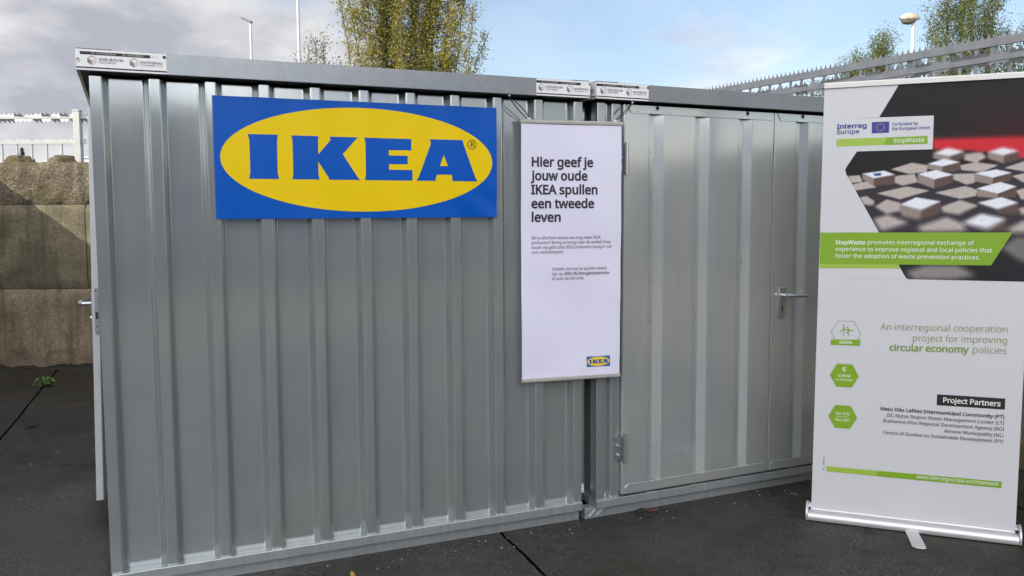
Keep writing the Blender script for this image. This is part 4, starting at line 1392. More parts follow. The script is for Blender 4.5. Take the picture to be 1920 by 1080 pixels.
# printed photograph of wooden cubes on a chequered board, laid out in its own print units
H_ = (1501.6129, 28.7513, 324.0, -50.7694, -1462.8983, 2808.0, -0.0833, -0.0187)
TAN = (188, 177, 170)
WHT = (232, 234, 240)
LF = (150, 136, 128)
RF = (98, 80, 74)
SHAPES = []


def flat(*p):
    SHAPES.append((p, TAN))


def cube(top, left=None, right=None, t=WHT):
    lowest = max(q[1] for q in (left or right))
    if left:
        SHAPES.append((left, LF))
    if right:
        SHAPES.append((right, RF))
    SHAPES.append((top, t))


SHAPES.append((((1230, -40), (1990, -60), (1990, 125), (1890, 112), (1640, 60), (1480, 45), (1240, 42)), (205, 46, 55)))
SHAPES.append((((560, 330), (2000, 90), (2000, 700), (560, 700)), (58, 54, 60)))
flat((920, 190), (1080, 140), (1200, 160), (1190, 210), (1060, 225))
flat((1465, 75), (1600, 60), (1640, 100), (1560, 140), (1470, 120))
flat((1440, 160), (1560, 135), (1730, 160), (1600, 210), (1450, 195))
flat((1770, 180), (1920, 130), (2000, 150), (2000, 210), (1920, 205))
flat((600, 240), (690, 235), (710, 285), (620, 295))
flat((600, 310), (740, 280), (815, 325), (650, 350))
flat((950, 240), (1100, 225), (1125, 285), (1010, 312), (950, 290))
flat((1390, 225), (1550, 220), (1550, 290), (1490, 305), (1390, 265))
flat((1830, 240), (1920, 220), (2000, 230), (2000, 300), (1920, 290))
flat((815, 370), (1040, 318), (1215, 350), (990, 415))
flat((1250, 365), (1480, 315), (1570, 345), (1560, 390), (1440, 412))
flat((1860, 350), (1920, 330), (2000, 340), (2000, 420), (1900, 415))
flat((800, 470), (890, 415), (990, 440), (1000, 500), (890, 525))
flat((1300, 470), (1440, 420), (1580, 460), (1430, 530), (1310, 510))
flat((1880, 480), (2000, 460), (2000, 530), (1900, 530))
flat((790, 560), (900, 530), (1060, 590), (850, 655))
flat((1120, 620), (1340, 545), (1450, 590), (1500, 655), (1150, 660))
flat((1790, 640), (1920, 570), (2000, 590), (2000, 690), (1850, 690))
flat((690, 400), (740, 390), (800, 430), (790, 460), (720, 455))
cube(((1235, 70), (1350, 28), (1480, 55), (1370, 90)), ((1235, 72), (1370, 90), (1360, 125), (1240, 110)), ((1370, 90), (1480, 58), (1475, 110), (1360, 125)))
cube(((1645, 62), (1760, 25), (1885, 50), (1770, 85)), ((1645, 65), (1770, 85), (1765, 145), (1650, 110)), ((1770, 85), (1885, 55), (1880, 115), (1765, 145)))
cube(((1195, 150), (1320, 110), (1445, 135), (1310, 168)), ((1195, 152), (1310, 168), (1305, 205), (1200, 190)), ((1310, 168), (1445, 138), (1440, 195), (1380, 212), (1305, 205)))
cube(((705, 222), (870, 200), (955, 230), (795, 258)), ((705, 225), (795, 258), (795, 318), (710, 265)), ((795, 258), (955, 232), (950, 300), (795, 318)))
SHAPES.append((((790, 222), (845, 217), (850, 236), (800, 240)), (50, 70, 150)))
cube(((1120, 225), (1260, 195), (1390, 230), (1250, 265)), ((1120, 228), (1250, 265), (1245, 335), (1125, 290)), ((1250, 265), (1390, 232), (1385, 290), (1245, 335)))
cube(((1545, 220), (1710, 190), (1830, 215), (1690, 252)), ((1545, 222), (1690, 252), (1680, 305), (1550, 280)), ((1690, 252), (1830, 218), (1825, 275), (1680, 305)))
cube(((1560, 335), (1740, 285), (1865, 318), (1725, 372)), ((1565, 340), (1725, 372), (1720, 408), (1570, 395)), ((1725, 372), (1865, 320), (1860, 400), (1720, 408)))
cube(((985, 455), (1110, 400), (1300, 430), (1150, 495)), ((985, 460), (1150, 495), (1140, 570), (1000, 540)), ((1150, 495), (1300, 435), (1285, 525), (1140, 570)))
cube(((1570, 440), (1750, 398), (1880, 440), (1720, 490)), None, ((1720, 490), (1880, 445), (1875, 530), (1710, 522)))
cube(((1450, 590), (1600, 520), (1790, 560), (1640, 640)), None, ((1640, 640), (1790, 565), (1785, 650), (1640, 665)))
SHAPES.append((((560, 665), (2000, 665), (2000, 1100), (560, 1100)), (40, 39, 42)))
SHAPES.append((((1030, 960), (1180, 905), (1420, 905), (1560, 985), (1400, 1015), (1100, 1020)), (142, 136, 132)))
SHAPES.append((((1740, 780), (1850, 700), (2000, 690), (2000, 900), (1900, 880)), (120, 116, 114)))


def print_colours(xz):
    """colour of the printed photograph at sheet points (n,2), softened the way a shallow-focus photograph is"""
    x, z = xz[:, 0], xz[:, 1]
    w = H_[6] * x + H_[7] * z + 1
    U = (H_[0] * x + H_[1] * z + H_[2]) / w
    V = (H_[3] * x + H_[4] * z + H_[5]) / w
    blur = np.clip(5 + np.maximum(0, 170 - V) * 0.10 + np.maximum(0, V - 390) * 0.11, 5, 34)
    rs = np.random.RandomState(3)
    acc = np.zeros((len(x), 3))
    K = 14
    for k in range(K):
        r_ = math.sqrt((k + 0.5) / K)
        th = k * 2.39996
        u = U + blur * r_ * math.cos(th)
        v = V + blur * r_ * math.sin(th)
        c = np.empty((len(x), 3))
        c[:] = (38, 36, 36)
        glow = np.clip((u - 1300) / 500, 0, 1) * np.clip((v + 420) / 300, 0, 1)
        c += glow[:, None] * np.array((18, -4, -2))
        for pts, cc in SHAPES:
            xs_ = [p[0] for p in pts]
            ys_ = [p[1] for p in pts]
            m0 = (u >= min(xs_)) & (u <= max(xs_)) & (v >= min(ys_)) & (v <= max(ys_))
            if not m0.any():
                continue
            uu, vv = u[m0], v[m0]
            ins = np.zeros(len(uu), bool)
            n_ = len(pts)
            for i in range(n_):
                x1_, y1_ = pts[i]
                x2_, y2_ = pts[(i + 1) % n_]
                if y1_ == y2_:
                    continue
                cond = (y1_ > vv) != (y2_ > vv)
                ins ^= cond & (uu < (x2_ - x1_) * (vv - y1_) / (y2_ - y1_) + x1_)
            idx = np.where(m0)[0][ins]
            c[idx] = cc
        acc += c
    acc /= K
    acc *= 1 + rs.normal(0, 0.025, (len(x), 1))
    a = np.clip(acc / 255.0, 0, 1)
    return np.where(a <= 0.04045, a / 12.92, ((a + 0.055) / 1.055) ** 2.4)


nx, nz = 200, 230
gx = np.linspace(0.112, 0.932, nx + 1)
gz = np.linspace(1.252, 2.1905, nz + 1)
XX, ZZ = np.meshgrid(gx, gz)
P_ = np.stack([XX.ravel(), ZZ.ravel()], 1)
colr = print_colours(P_)
ph = MB()
ph.add([(x, -0.0005 + kwave(x, z), z) for x, z in P_], [(j * (nx + 1) + i, j * (nx + 1) + i + 1, (j + 1) * (nx + 1) + i + 1, (j + 1) * (nx + 1) + i) for j in range(nz) for i in range(nx)])
pm = bpy.data.materials.new('printed_photograph')
pm.use_nodes = True
at = pm.node_tree.nodes.new('ShaderNodeAttribute')
at.attribute_name = 'print'
pm.node_tree.links.new(at.outputs['Color'], pm.node_tree.nodes['Principled BSDF'].inputs['Base Color'])
pm.node_tree.nodes['Principled BSDF'].inputs['Roughness'].default_value = 0.5
pm.node_tree.nodes['Principled BSDF'].inputs['Specular IOR Level'].default_value = 0.2
pho = ph.build('printed_photograph', pm, ru, smooth=60)
ca = pho.data.color_attributes.new('print', 'FLOAT_COLOR', 'POINT')
ca.data.foreach_set('color', np.concatenate([colr, np.ones((len(colr), 1))], 1).astype(np.float32).ravel())
Y1, Y2, Y3 = -0.0010, -0.0016, -0.0024


for pts in ([(0.10, 2.189), (0.350, 2.189), (0.267, 2.039), (0.100, 2.039)],
            [(0.10, 2.039), (0.507, 2.036), (0.507, 1.877), (0.10, 1.877)],
            [(0.10, 1.877), (0.171, 1.877), (0.128, 1.808), (0.119, 1.790), (0.123, 1.770), (0.282, 1.479), (0.10, 1.479)],
            [(0.10, 1.325), (0.373, 1.325), (0.403, 1.268), (0.412, 1.256), (0.424, 1.250), (0.10, 1.250)]):
    on_banner(lambda mb: mb.poly(pts, Y1), 'white_field', SHEET_WHITE, cut=0.03)
for pts, m_ in (([(0.010, 1.478), (0.856, 1.481), (0.773, 1.326), (0.373, 1.323), (0.0095, 1.321)], GREEN),
                ([(0.0095, 1.321), (0.373, 1.323), (0.385, 1.303), (0.0095, 1.2985)], GREEN_LIGHT),
                ([(0.076, 1.904), (0.290, 1.904), (0.305, 1.9405), (0.076, 1.9405)], GREEN_LIGHT),
                ([(0.290, 1.904), (0.484, 1.9035), (0.484, 1.941), (0.305, 1.9405)], GREEN),
                ([(0.069, 0.257), (0.300, 0.2575), (0.312, 0.286), (0.069, 0.284)], GREEN_LIGHT),
                ([(0.300, 0.2575), (0.856, 0.260), (0.856, 0.292), (0.312, 0.286)], GREEN),
                ([(0.073, 0.9115), (0.2115, 0.9135), (0.2115, 0.944), (0.073, 0.939)], GREEN)):
    on_banner(lambda mb: mb.poly(pts, Y2), 'green_field', m_, cut=0.03)
for cx, cz in ((0.1405, 0.758), (0.138, 0.546)):
    on_banner(lambda mb: mb.poly([(cx - 0.068, cz), (cx - 0.036, cz + 0.059), (cx + 0.037, cz + 0.059), (cx + 0.069, cz), (cx + 0.036, cz - 0.059), (cx - 0.036, cz - 0.059)], Y2), 'hexagon', GREEN, cut=0.03)


def turbines(mb):
    # hexagon outline and two small turbines
    hx6 = [(0.092, 0.940), (0.0725, 0.974), (0.105, 1.034), (0.178, 1.036), (0.212, 0.976), (0.200, 0.944)]
    for i in range(5):
        mb.stroke(hx6[i], hx6[i + 1], 0.0022, Y2, 1)
    for cx, cz, s in ((0.133, 0.994, 1.0), (0.157, 0.990, 0.85)):
        for off in (-0.002, 0.002):
            mb.stroke((cx + off * 0.6, cz - 0.004), (cx + off * 1.3, cz - 0.038 * s), 0.0014, Y2, 1)
        for a in ((95, 215, 345) if s == 1.0 else (120, 240, 0)):
            e = (cx + 0.024 * s * math.cos(R(a)), cz + 0.024 * s * math.sin(R(a)))
            mb.stroke((cx, cz), e, 0.0048, Y2, 0)


on_banner(turbines, 'emblem', [GREEN, GREEN_TEXT])
on_banner(lambda mb: mb.poly([(0.565, 0.640), (0.856, 0.642), (0.856, 0.695), (0.565, 0.694)], Y2), 'black_field', BLACK, cut=0.03)


def flagf(mb):
    mb.poly([(0.235, 1.9625), (0.313, 1.9625), (0.313, 2.0165), (0.235, 2.0165)], Y2, 0)
    for k in range(12):
        a = 2 * math.pi * k / 12
        cx, cz = 0.274 + 0.0172 * math.cos(a), 1.9895 + 0.0172 * math.sin(a)
        mb.poly([(cx + (0.0031 if i % 2 == 0 else 0.0013) * math.cos(math.pi / 2 + i * math.pi / 5), cz + (0.0031 if i % 2 == 0 else 0.0013) * math.sin(math.pi / 2 + i * math.pi / 5)) for i in range(10)], Y3, 1)


on_banner(flagf, 'flag', [NAVY, STAR])


def letter_lines(fn, m_):
    """one lettering part for each block of lines standing close together"""
    whole = MB()
    fn(whole)
    blocks = []                                     # [zlo, zhi, xlo, xhi, faces]
    for f in whole.f:
        xs = [whole.v[i][0] for i in f]
        zs = [whole.v[i][2] for i in f]
        b_ = [min(zs), max(zs), min(xs), max(xs), [f]]
        hit = True
        while hit:
            hit = False
            for o in blocks:
                if b_[0] < o[1] + 0.024 and b_[1] > o[0] - 0.024 and b_[2] < o[3] + 0.03 and b_[3] > o[2] - 0.03:
                    b_ = [min(b_[0], o[0]), max(b_[1], o[1]), min(b_[2], o[2]), max(b_[3], o[3]), o[4] + b_[4]]
                    blocks.remove(o)
                    hit = True
                    break
        blocks.append(b_)
    for b_ in blocks:
        used = sorted({i for f in b_[4] for i in f})
        new = {i: k for k, i in enumerate(used)}

        def put(mb, b_=b_, used=used, new=new):
            mb.add([whole.v[i] for i in used], [[new[i] for i in f] for f in b_[4]])
        on_banner(put, 'lettering', m_)


def white_text(mb):
    text(mb, 'StopWaste', 0.332, 1.9135, 0.470, 0.0200, Y3, 0.006)
    for s, a, b, z, bo in (('StopWaste', 0.082, 0.222, 1.420, 0.016), ('promotes interregional exchange of', 0.230, 0.697, 1.4215, 0.004),
                           ('experience to improve regional and local policies that', 0.082, 0.775, 1.387, 0.004),
                           ('foster the adoption of waste prevention practices.', 0.082, 0.727, 1.353, 0.004)):
        text(mb, s, a, z, b, 0.0198, Y3, bo)
    text(mb, 'www.interregeurope.eu/stopwaste', 0.486, 0.2675, 0.843, 0.0180, Y3, 0.0, 0, 0.009)
    text(mb, 'GREEN', 0.112, 0.9200, 0.174, 0.0150, Y3, 0.012)
    text(mb, '€', 0.129, 0.7795, 0.151, 0.0220, Y3, 0.006)
    text(mb, '0.89 M', 0.112, 0.7500, 0.170, 0.0140, Y3, 0.012)
    text(mb, 'EU FUNDING', 0.100, 0.7310, 0.181, 0.0095, Y3, 0.006)
    text(mb, 'Mar 2023', 0.104, 0.5570, 0.173, 0.0130, Y3, 0.006)
    text(mb, 'May 2027', 0.104, 0.5240, 0.173, 0.0130, Y3, 0.006)
    mb.stroke((0.108, 0.5475), (0.168, 0.5475), 0.0016, Y3)
    text(mb, 'Project Partners', 0.590, 0.6560, 0.838, 0.0245, Y3, 0.014)


letter_lines(white_text, WHITE_PRINT)


def dark_text(mb):
    text(mb, 'Viseu Dão Lafões Intermunicipal Community (PT)', 0.311, 0.595, 0.856, 0.0165, Y3, 0.017, 0, 0.006)
    text(mb, 'JSC Alytus Region Waste Management Center (LT)', 0.342, 0.565, 0.856, 0.0165, Y3, 0.003, 0, 0.006)
    text(mb, 'Bucharest-Ilfov Regional Development Agency (RO)', 0.326, 0.5355, 0.857, 0.0165, Y3, 0.003, 0, 0.006)
    text(mb, 'Almere Municipality (NL)', 0.601, 0.507, 0.856, 0.0165, Y3, 0.003, 0, 0.006)
    text(mb, 'Centre of Studies on Sustainable Development (PT)', 0.327, 0.476, 0.855, 0.0165, Y3, 0.003, 0, 0.006)
    for z0_, z1_ in ((0.330, 0.290), (0.274, 0.259)):
        z = z0_
        while z > z1_:
            mb.poly([(0.0525, z), (0.0565, z), (0.0565, z - 0.0032), (0.0525, z - 0.0032)], Y2)
            z -= 0.0052


letter_lines(dark_text, INK)


def navy_text(mb):
    text(mb, 'Interreg', 0.075, 1.9915, 0.214, 0.0215, Y3, 0.022)
    text(mb, 'Europe', 0.075, 1.9650, 0.180, 0.0205, Y3, 0.010)
    text(mb, 'Co-funded by', 0.325, 1.9955, 0.440, 0.0145, Y3, 0.012)
    text(mb, 'the European Union', 0.325, 1.9735, 0.493, 0.0145, Y3, 0.012)


letter_lines(navy_text, NAVY)


def green_text(mb):
    text(mb, 'An interregional cooperation', 0.302, 0.998, 0.856, 0.0325, Y3, -0.004, 0, 0.022)
    text(mb, 'project for improving', 0.446, 0.949, 0.856, 0.0325, Y3, -0.004, 0, 0.022)
    text(mb, 'circular economy', 0.345, 0.897, 0.693, 0.0325, Y3, 0.014, 1, 0.022)
    text(mb, 'policies', 0.708, 0.9055, 0.855, 0.0325, Y3, -0.004, 0, 0.022)


on_banner(green_text, 'green_lettering', [GREEN_TEXT, mat('olive_print', s2l((120, 152, 40)), 0.5)])

# ------------------------------------------------------------------ walls of stacked concrete blocks
def concrete(name, c1, c2, moss, moss_amt, pits=0.3, bump=0.6, chips=0.8, grain=0.5):
    m = bpy.data.materials.new(name)
    m.use_nodes = True
    t = m.node_tree
    nn = t.nodes.new
    ln = t.links.new
    p = t.nodes['Principled BSDF']
    p.inputs['Roughness'].default_value = 0.9
    p.inputs['Specular IOR Level'].default_value = 0.25
    c = nn('ShaderNodeTexCoord')

    def noise(scale, detail=7, rough=0.65, st=None):
        n = nn('ShaderNodeTexNoise')
        n.inputs['Scale'].default_value = scale
        n.inputs['Detail'].default_value = detail
        n.inputs['Roughness'].default_value = rough
        mq = nn('ShaderNodeMapping')
        mq.inputs['Scale'].default_value = st or (1, 1, 1)
        ln(c.outputs['Object'], mq.inputs[0])
        ln(mq.outputs[0], n.inputs['Vector'])
        return n.outputs['Fac']

    def ramp(src, p0, c0, p1, c1):
        r = nn('ShaderNodeValToRGB')
        r.color_ramp.elements[0].position = p0
        r.color_ramp.elements[0].color = (*c0, 1)
        r.color_ramp.elements[1].position = p1
        r.color_ramp.elements[1].color = (*c1, 1)
        ln(src, r.inputs[0])
        return r.outputs[0]

    def mix(f, a, b, mode='MIX'):
        x = nn('ShaderNodeMix')
        x.data_type = 'RGBA'
        x.blend_type = mode
        for s, v in (('Factor', f), ('A', a), ('B', b)):
            if isinstance(v, tuple):
                x.inputs[s].default_value = (*v, 1)
            elif isinstance(v, (int, float)):
                x.inputs[s].default_value = v
            else:
                ln(v, x.inputs[s])
        return x.outputs['Result']
    base = ramp(noise(2.4), 0.34, c1, 0.66, c2)
    base = mix(grain, base, ramp(noise(42, 7, 0.8), 0.36, (0.32, 0.29, 0.25), 0.64, (1.95, 1.9, 1.8)), 'MULTIPLY')
    # water stains running down
    base = mix(ramp(noise(3.2, 6, 0.6, (2.6, 2.6, 0.35)), 0.46, (0, 0, 0), 0.70, (0.75, 0.75, 0.75)), base, tuple(v * 0.45 for v in c1))
    # moss and algae in their own blotches
    base = mix(ramp(noise(2.0, 7, 0.7, (1, 1, 1.7)), 0.60 - 0.25 * moss_amt, (0, 0, 0), 0.78 - 0.2 * moss_amt, (0.85, 0.85, 0.85)), base, moss)
    v = nn('ShaderNodeTexVoronoi')
    v.inputs['Scale'].default_value = 26
    ln(c.outputs['Object'], v.inputs['Vector'])
    pit = ramp(v.outputs['Distance'], 0.10, (pits, pits, pits), 0.20, (1, 1, 1))
    pn = ramp(noise(7, 4), 0.5, (0, 0, 0), 0.6, (1, 1, 1))
    base = mix(pn, base, mix(1.0, base, pit, 'MULTIPLY'))
    # pale stones showing at the surface
    v3 = nn('ShaderNodeTexVoronoi')
    v3.inputs['Scale'].default_value = 55
    v3.inputs['Randomness'].default_value = 1.0
    ln(c.outputs['Object'], v3.inputs['Vector'])
    bw = nn('ShaderNodeRGBToBW')
    ln(v3.outputs['Color'], bw.inputs[0])
    pk = ramp(bw.outputs[0], 0.70, (0, 0, 0), 0.85, (chips, chips, chips))
    nr = ramp(v3.outputs['Distance'], 0.10, (1, 1, 1), 0.42, (0, 0, 0))
    base = mix(mix(1.0, pk, nr, 'MULTIPLY'), base, (0.50, 0.43, 0.35))
    ln(base, p.inputs['Base Color'])
    b = nn('ShaderNodeBump')
    b.inputs['Strength'].default_value = bump
    b.inputs['Distance'].default_value = 0.03
    h = nn('ShaderNodeMath')
    h.operation = 'ADD'
    ln(noise(22, 8, 0.75), h.inputs[0])
    ln(noise(5, 4), h.inputs[1])
    ln(h.outputs[0], b.inputs['Height'])
    ln(b.outputs[0], p.inputs['Normal'])
    return m


C_TOP = concrete('weathered_block_top', (0.098, 0.082, 0.060), (0.215, 0.182, 0.138), (0.065, 0.058, 0.018), 0.50, 0.35, 1.0, 1.0, 0.95)
C_MID = concrete('algae_block', (0.108, 0.095, 0.066), (0.192, 0.168, 0.116), (0.065, 0.062, 0.036), 0.60, 0.6, 0.25, 0.08)
C_LOW = concrete('tan_block', (0.175, 0.138, 0.098), (0.27, 0.215, 0.158), (0.085, 0.072, 0.042), 0.25, 0.25, 0.35, 0.15)
MOSS = mat('moss', (0.055, 0.052, 0.016), 0.95, base2=(0.12, 0.09, 0.05), var_scale=9, bump=1.0, bump_scale=30)


def block_wall(name, label, loc, rz, x0, x1, thick, offs, lug_xs):
    """block courses; local x runs along the wall, its seen face is local y = 0"""
    root = thing(name, label, 'wall', loc, rz, 'walls of stacked concrete blocks')
    r = random.Random(int(abs(x0) * 13 + abs(x1) * 7))
    L = 1.77
    for ci, (z0, z1, m) in enumerate(((0.0, 0.825, C_LOW), (0.829, 1.700, C_MID), (1.704, 2.138, C_TOP))):
        a = offs[ci]
        while a > x0:
            a -= L
        while a < x1:
            p0, p1 = max(a, x0), min(a + L, x1)
            a += L
            if p1 - p0 < 0.1:
                continue
            mb = MB()
            nx, nz = max(2, int((p1 - p0) / 0.06)), max(3, int((z1 - z0) / 0.06))
            dy = r.uniform(-0.012, 0.012)
            amp = 0.010 if ci == 2 else 0.003

            def jit(x, z):
                return amp * (math.sin(x * 9.1 + z * 13.7) + math.sin(x * 23.3 - z * 17.9 + 2) + math.sin(x * 41 + z * 37)) * 0.5

            def rnd(d, e=0.03):
                return e - math.sqrt(max(0, e * e - (e - min(d, e)) ** 2))
            g_ = [[None] * (nx + 1) for _ in range(nz + 1)]
            vs = []
            for j in range(nz + 1):
                z = z0 + (z1 - z0) * j / nz
                for i in range(nx + 1):
                    x = p0 + 0.006 + (p1 - p0 - 0.012) * i / nx
                    d = min(x - p0, p1 - x, z - z0 if z0 > 0 else 1, z1 - z)
                    zz = z + (jit(x * 2, 5) * 0.35 if (j == nz and ci == 2) else 0)
                    vs.append((x, dy + jit(x, z) + rnd(max(d, 0)), zz))
            fs = [(j * (nx + 1) + i, j * (nx + 1) + i + 1, (j + 1) * (nx + 1) + i + 1, (j + 1) * (nx + 1) + i) for j in range(nz) for i in range(nx)]
            mb.add(vs, fs)
            # top strip to the back, back and ends
            top = [vs[nz * (nx + 1) + i] for i in range(nx + 1)]
            bk = [(x, thick, z1) for x, y, z in top]
            mb.add(top + bk, [(i, i + 1, nx + 2 + i, nx + 1 + i) for i in range(nx)])
            mb.add([(p0 + 0.004, thick, z0), (p1 - 0.004, thick, z0), (p1 - 0.004, thick, z1), (p0 + 0.004, thick, z1)], [(3, 2, 1, 0)])
            for xe, rev in ((p0 + 0.004, 0), (p1 - 0.004, 1)):
                q = [(xe, dy + 0.02, z0), (xe, thick, z0), (xe, thick, z1), (xe, dy + 0.02, z1)]
                mb.add(q, [(0, 1, 2, 3) if rev else (3, 2, 1, 0)])
            mb.build('block', m, root, smooth=50)
    for cx in lug_xs:
        mb = MB()
        n, k = 22, 7
        vs = []
        rr = random.Random(int(cx * 100))
        for j in range(k + 1):
            f = j / k
            for i in range(n):
                a = 2 * math.pi * i / n
                jj = 1 + 0.08 * math.sin(3 * a + cx) + 0.08 * math.sin(7 * a + cx * 3) + rr.uniform(-0.07, 0.07)
                rad = (0.165 - 0.095 * f ** 1.2) * jj if j < k else 0.02
                vs.append((cx + rad * math.cos(a), 0.22 + rad * math.sin(a) * 0.9, 2.120 + 0.098 * math.sin(f * math.pi / 2) + rr.uniform(-0.006, 0.006)))
        mb.add(vs, [(j * n + i, j * n + (i + 1) % n, (j + 1) * n + (i + 1) % n, (j + 1) * n + i) for j in range(k) for i in range(n)] + [tuple(k * n + i for i in range(n))])
        mb.build('lug', C_TOP, root, smooth=70)
    return root


WALL_Y = 9.0
block_wall('concrete_block_wall', 'mossy stacked concrete block wall at the back left, half in sun', (0, WALL_Y, 0), 0, -5.47, 1.05, 0.9,
           (-5.30, -4.405, -5.32), [-5.17, -4.70, -4.24, -3.76, -3.3, -2.8])
# side wall of the bay, just left of the view: its top edge throws the slanting shadow
block_wall('concrete_block_wall', 'concrete block side wall left of the view, throwing the slanting shadow', (-5.485, 8.98 - 12.4, 0), math.pi / 2, 0.0, 12.4, 0.9,
           (-0.2, -0.9, -0.2), [])
# FENCE line on the right
FR = Vector((2.039, 7.007, 0))
FD = Vector((0.4977, -0.8673, 0)).normalized()
FROT = math.atan2(FD.y, FD.x)
block_wall('concrete_block_wall', 'concrete block wall behind the roll-up stand under the grey spiked fence', tuple(FR + FD * -2.2 + Vector((0.05, 0.03, 0))), FROT, 0.0, 8.8, 0.9,
           (-0.3, -1.2, -0.3), [])

# ------------------------------------------------------------------ spiked security fences
FENCE_LIT = mat('galvanised_fence', (0.42, 0.42, 0.405), 0.45, 0.25, var=0.06, var_scale=14)
FENCE_SHADED = mat('shaded_fence', (0.34, 0.34, 0.34), 0.5, 0.25, var=0.12, var_scale=10)  # darker copy of the sunlit fence metal, with its shade in the grey


def teeth(mb, x0, x1, pitch, zb, h, y, tilt, up=1, valley=0.25, th=0.003):
    """row of curved-sided teeth on a strip, tilted out by `tilt` metres at its tips"""
    n = max(1, round((x1 - x0) / pitch))
    p = (x1 - x0) / n
    for k in range(n):
        a = x0 + k * p
        prof = [(a, 0), (a + p, 0), (a + p, valley * h), (a + p * 0.72, h * (valley + 0.18)), (a + p * 0.58, h * 0.72), (a + p * 0.5, h), (a + p * 0.42, h * 0.72), (a + p * 0.28, h * (valley + 0.18)), (a, valley * h)]
        f1 = [(x, y + tilt * (q / h), zb + up * q) for x, q in prof]
        f2 = [(x, y + tilt * (q / h) + th, zb + up * q) for x, q in prof]
        m = len(prof)
        idx = tuple(range(m)) if up > 0 else tuple(range(m))[::-1]
        mb.add(f1 + f2, [idx, tuple(m + i for i in idx[::-1])] + [(i, (i + 1) % m, m + (i + 1) % m, m + i) if up < 0 else ((i + 1) % m, i, m + i, m + (i + 1) % m) for i in range(m)])


lf = thing('security_fence', 'bright sunlit spiked metal fence on top of the mossy block wall', 'fence', (0, WALL_Y + 0.22, 0), 0, 'spiked fences on the block walls')
r = random.Random(5)
Z0F = 2.12
for px in (-6.98, -4.537, -2.05, 0.40):
    mb = MB()
    mb.box(px - 0.034, px + 0.034, -0.045, 0.025, Z0F, 2.672)
    mb.box(px - 0.038, px + 0.038, -0.049, 0.029, 2.672, 2.688)
    mb.box(px + 0.0342, px + 0.048, -0.02, 0.0, 2.350, 2.375)
    mb.build('post', FENCE_LIT, lf, bevel=0.004)
xa0, xb0 = -9.4, 1.0
mb = MB()
mb.box(xa0, xb0, -0.012, 0.008, 2.599, 2.622)
x = xa0
pat = [1, 0, 1, 1, 0, 2, 1, 0]
k = 0
while x < xb0:
    w_ = 0.0955
    st = pat[k % len(pat)]
    tu = -0.050 if st == 0 else 0.030
    td = -0.020 if st == 0 else 0.055
    if st != 2:
        teeth(mb, x, x + w_ - 0.002, 0.0475, 2.6222, 0.046, -0.006, tu, 1, 0.34)
        teeth(mb, x, x + w_ - 0.002, 0.0475, 2.5988, 0.046, -0.006, td, -1, 0.34)
    else:
        teeth(mb, x, x + w_ - 0.002, 0.0475, 2.6222, 0.034, -0.006, 0.03, 1, 0.3)
        teeth(mb, x, x + w_ - 0.002, 0.0475, 2.5988, 0.046, -0.006, -0.03, -1, 0.34)
    x += w_
    k += 1
mb.build('spike_rail', FENCE_LIT, lf)
mb = MB()
mb.box(xa0, xb0, -0.014, 0.010, 2.338, 2.374)
x = xa0
while x < xb0:
    if r.random() < 0.72:
        teeth(mb, x, x + 0.048, 0.048, 2.3742, 0.026, -0.004, 0.0, 1, 0.15)
    x += 0.05
mb.build('spike_rail', FENCE_LIT, lf)
x = -9.26
while x < 1.0:
    if min(abs(x - p_) for p_ in (-6.98, -4.537, -2.05, 0.40)) > 0.05 and -6.2 < x < -3.9:
        mb = MB()
        mb.tube([(x, 0, Z0F - 0.04), (x, 0, 2.3379)], 0.0115, 8)
        mb.build('bar', FENCE_LIT, lf, smooth=50)
    x += 0.1565

rf_ = thing('security_fence', 'grey spiked metal fence rising to the right behind the roll-up stand', 'fence', tuple(FR), FROT, 'spiked fences on the block walls')
s0, s1 = -1.5, 3.4
mb = MB()
mb.box(s0, s1, -0.012, 0.012, 2.586, 2.630)
teeth(mb, s0, s1, 0.0425, 2.6302, 0.036, -0.004, 0.0, 1, 0.12)
mb.build('spike_rail', FENCE_SHADED, rf_)
mb = MB()
mb.box(s0, s1, -0.014, 0.012, 2.495, 2.528)
x = s0
pat = [0, 0, 1, 0, 1, 1, 0, 1]
k = 0
while x < s1:
    w_ = 0.1275
    st = pat[k % len(pat)]
    teeth(mb, x, x + w_ - 0.002, 0.0425, 2.5282, 0.040, -0.008, 0.030 if st else -0.018, 1, 0.34)
    teeth(mb, x, x + w_ - 0.002, 0.0425, 2.4948, 0.040, -0.008, -0.036 if st else 0.02, -1, 0.34)
    x += w_
    k += 1
mb.build('spike_rail', FENCE_SHADED, rf_)
x = s0 + 0.03
while x < s1:
    if -0.75 < x < 2.3:
        mb = MB()
        mb.box(x - 0.011, x + 0.011, -0.004, 0.004, 2.528, 2.586)
        mb.box(x - 0.011, x + 0.011, -0.004, 0.004, 2.10, 2.4946)
        mb.build('bar', FENCE_SHADED, rf_)
    x += 0.1065
for px in (-1.2, 1.26, 3.0):
    mb = MB()
    mb.box(px - 0.035, px + 0.035, 0.013, 0.075, 2.09, 2.60)
    mb.build('post', FENCE_SHADED, rf_, bevel=0.003)

# ------------------------------------------------------------------ lamps and mast
POLE = mat('white_pole', (0.55, 0.55, 0.54), 0.4, 0.2)
LAMP_SHELL = mat('cream_lamp_shell', (0.34, 0.27, 0.19), 0.5, base2=(0.50, 0.44, 0.36), var_scale=6)  # mottled brown-cream
LAMP_GLASS = mat('lamp_bowl', (0.16, 0.14, 0.11), 0.2)


def at(x, y, d):
    """where a bearing (x per metre of depth, height per metre of depth) stands at depth d"""
    return Vector((x * d, d, CAM_H + y * d))


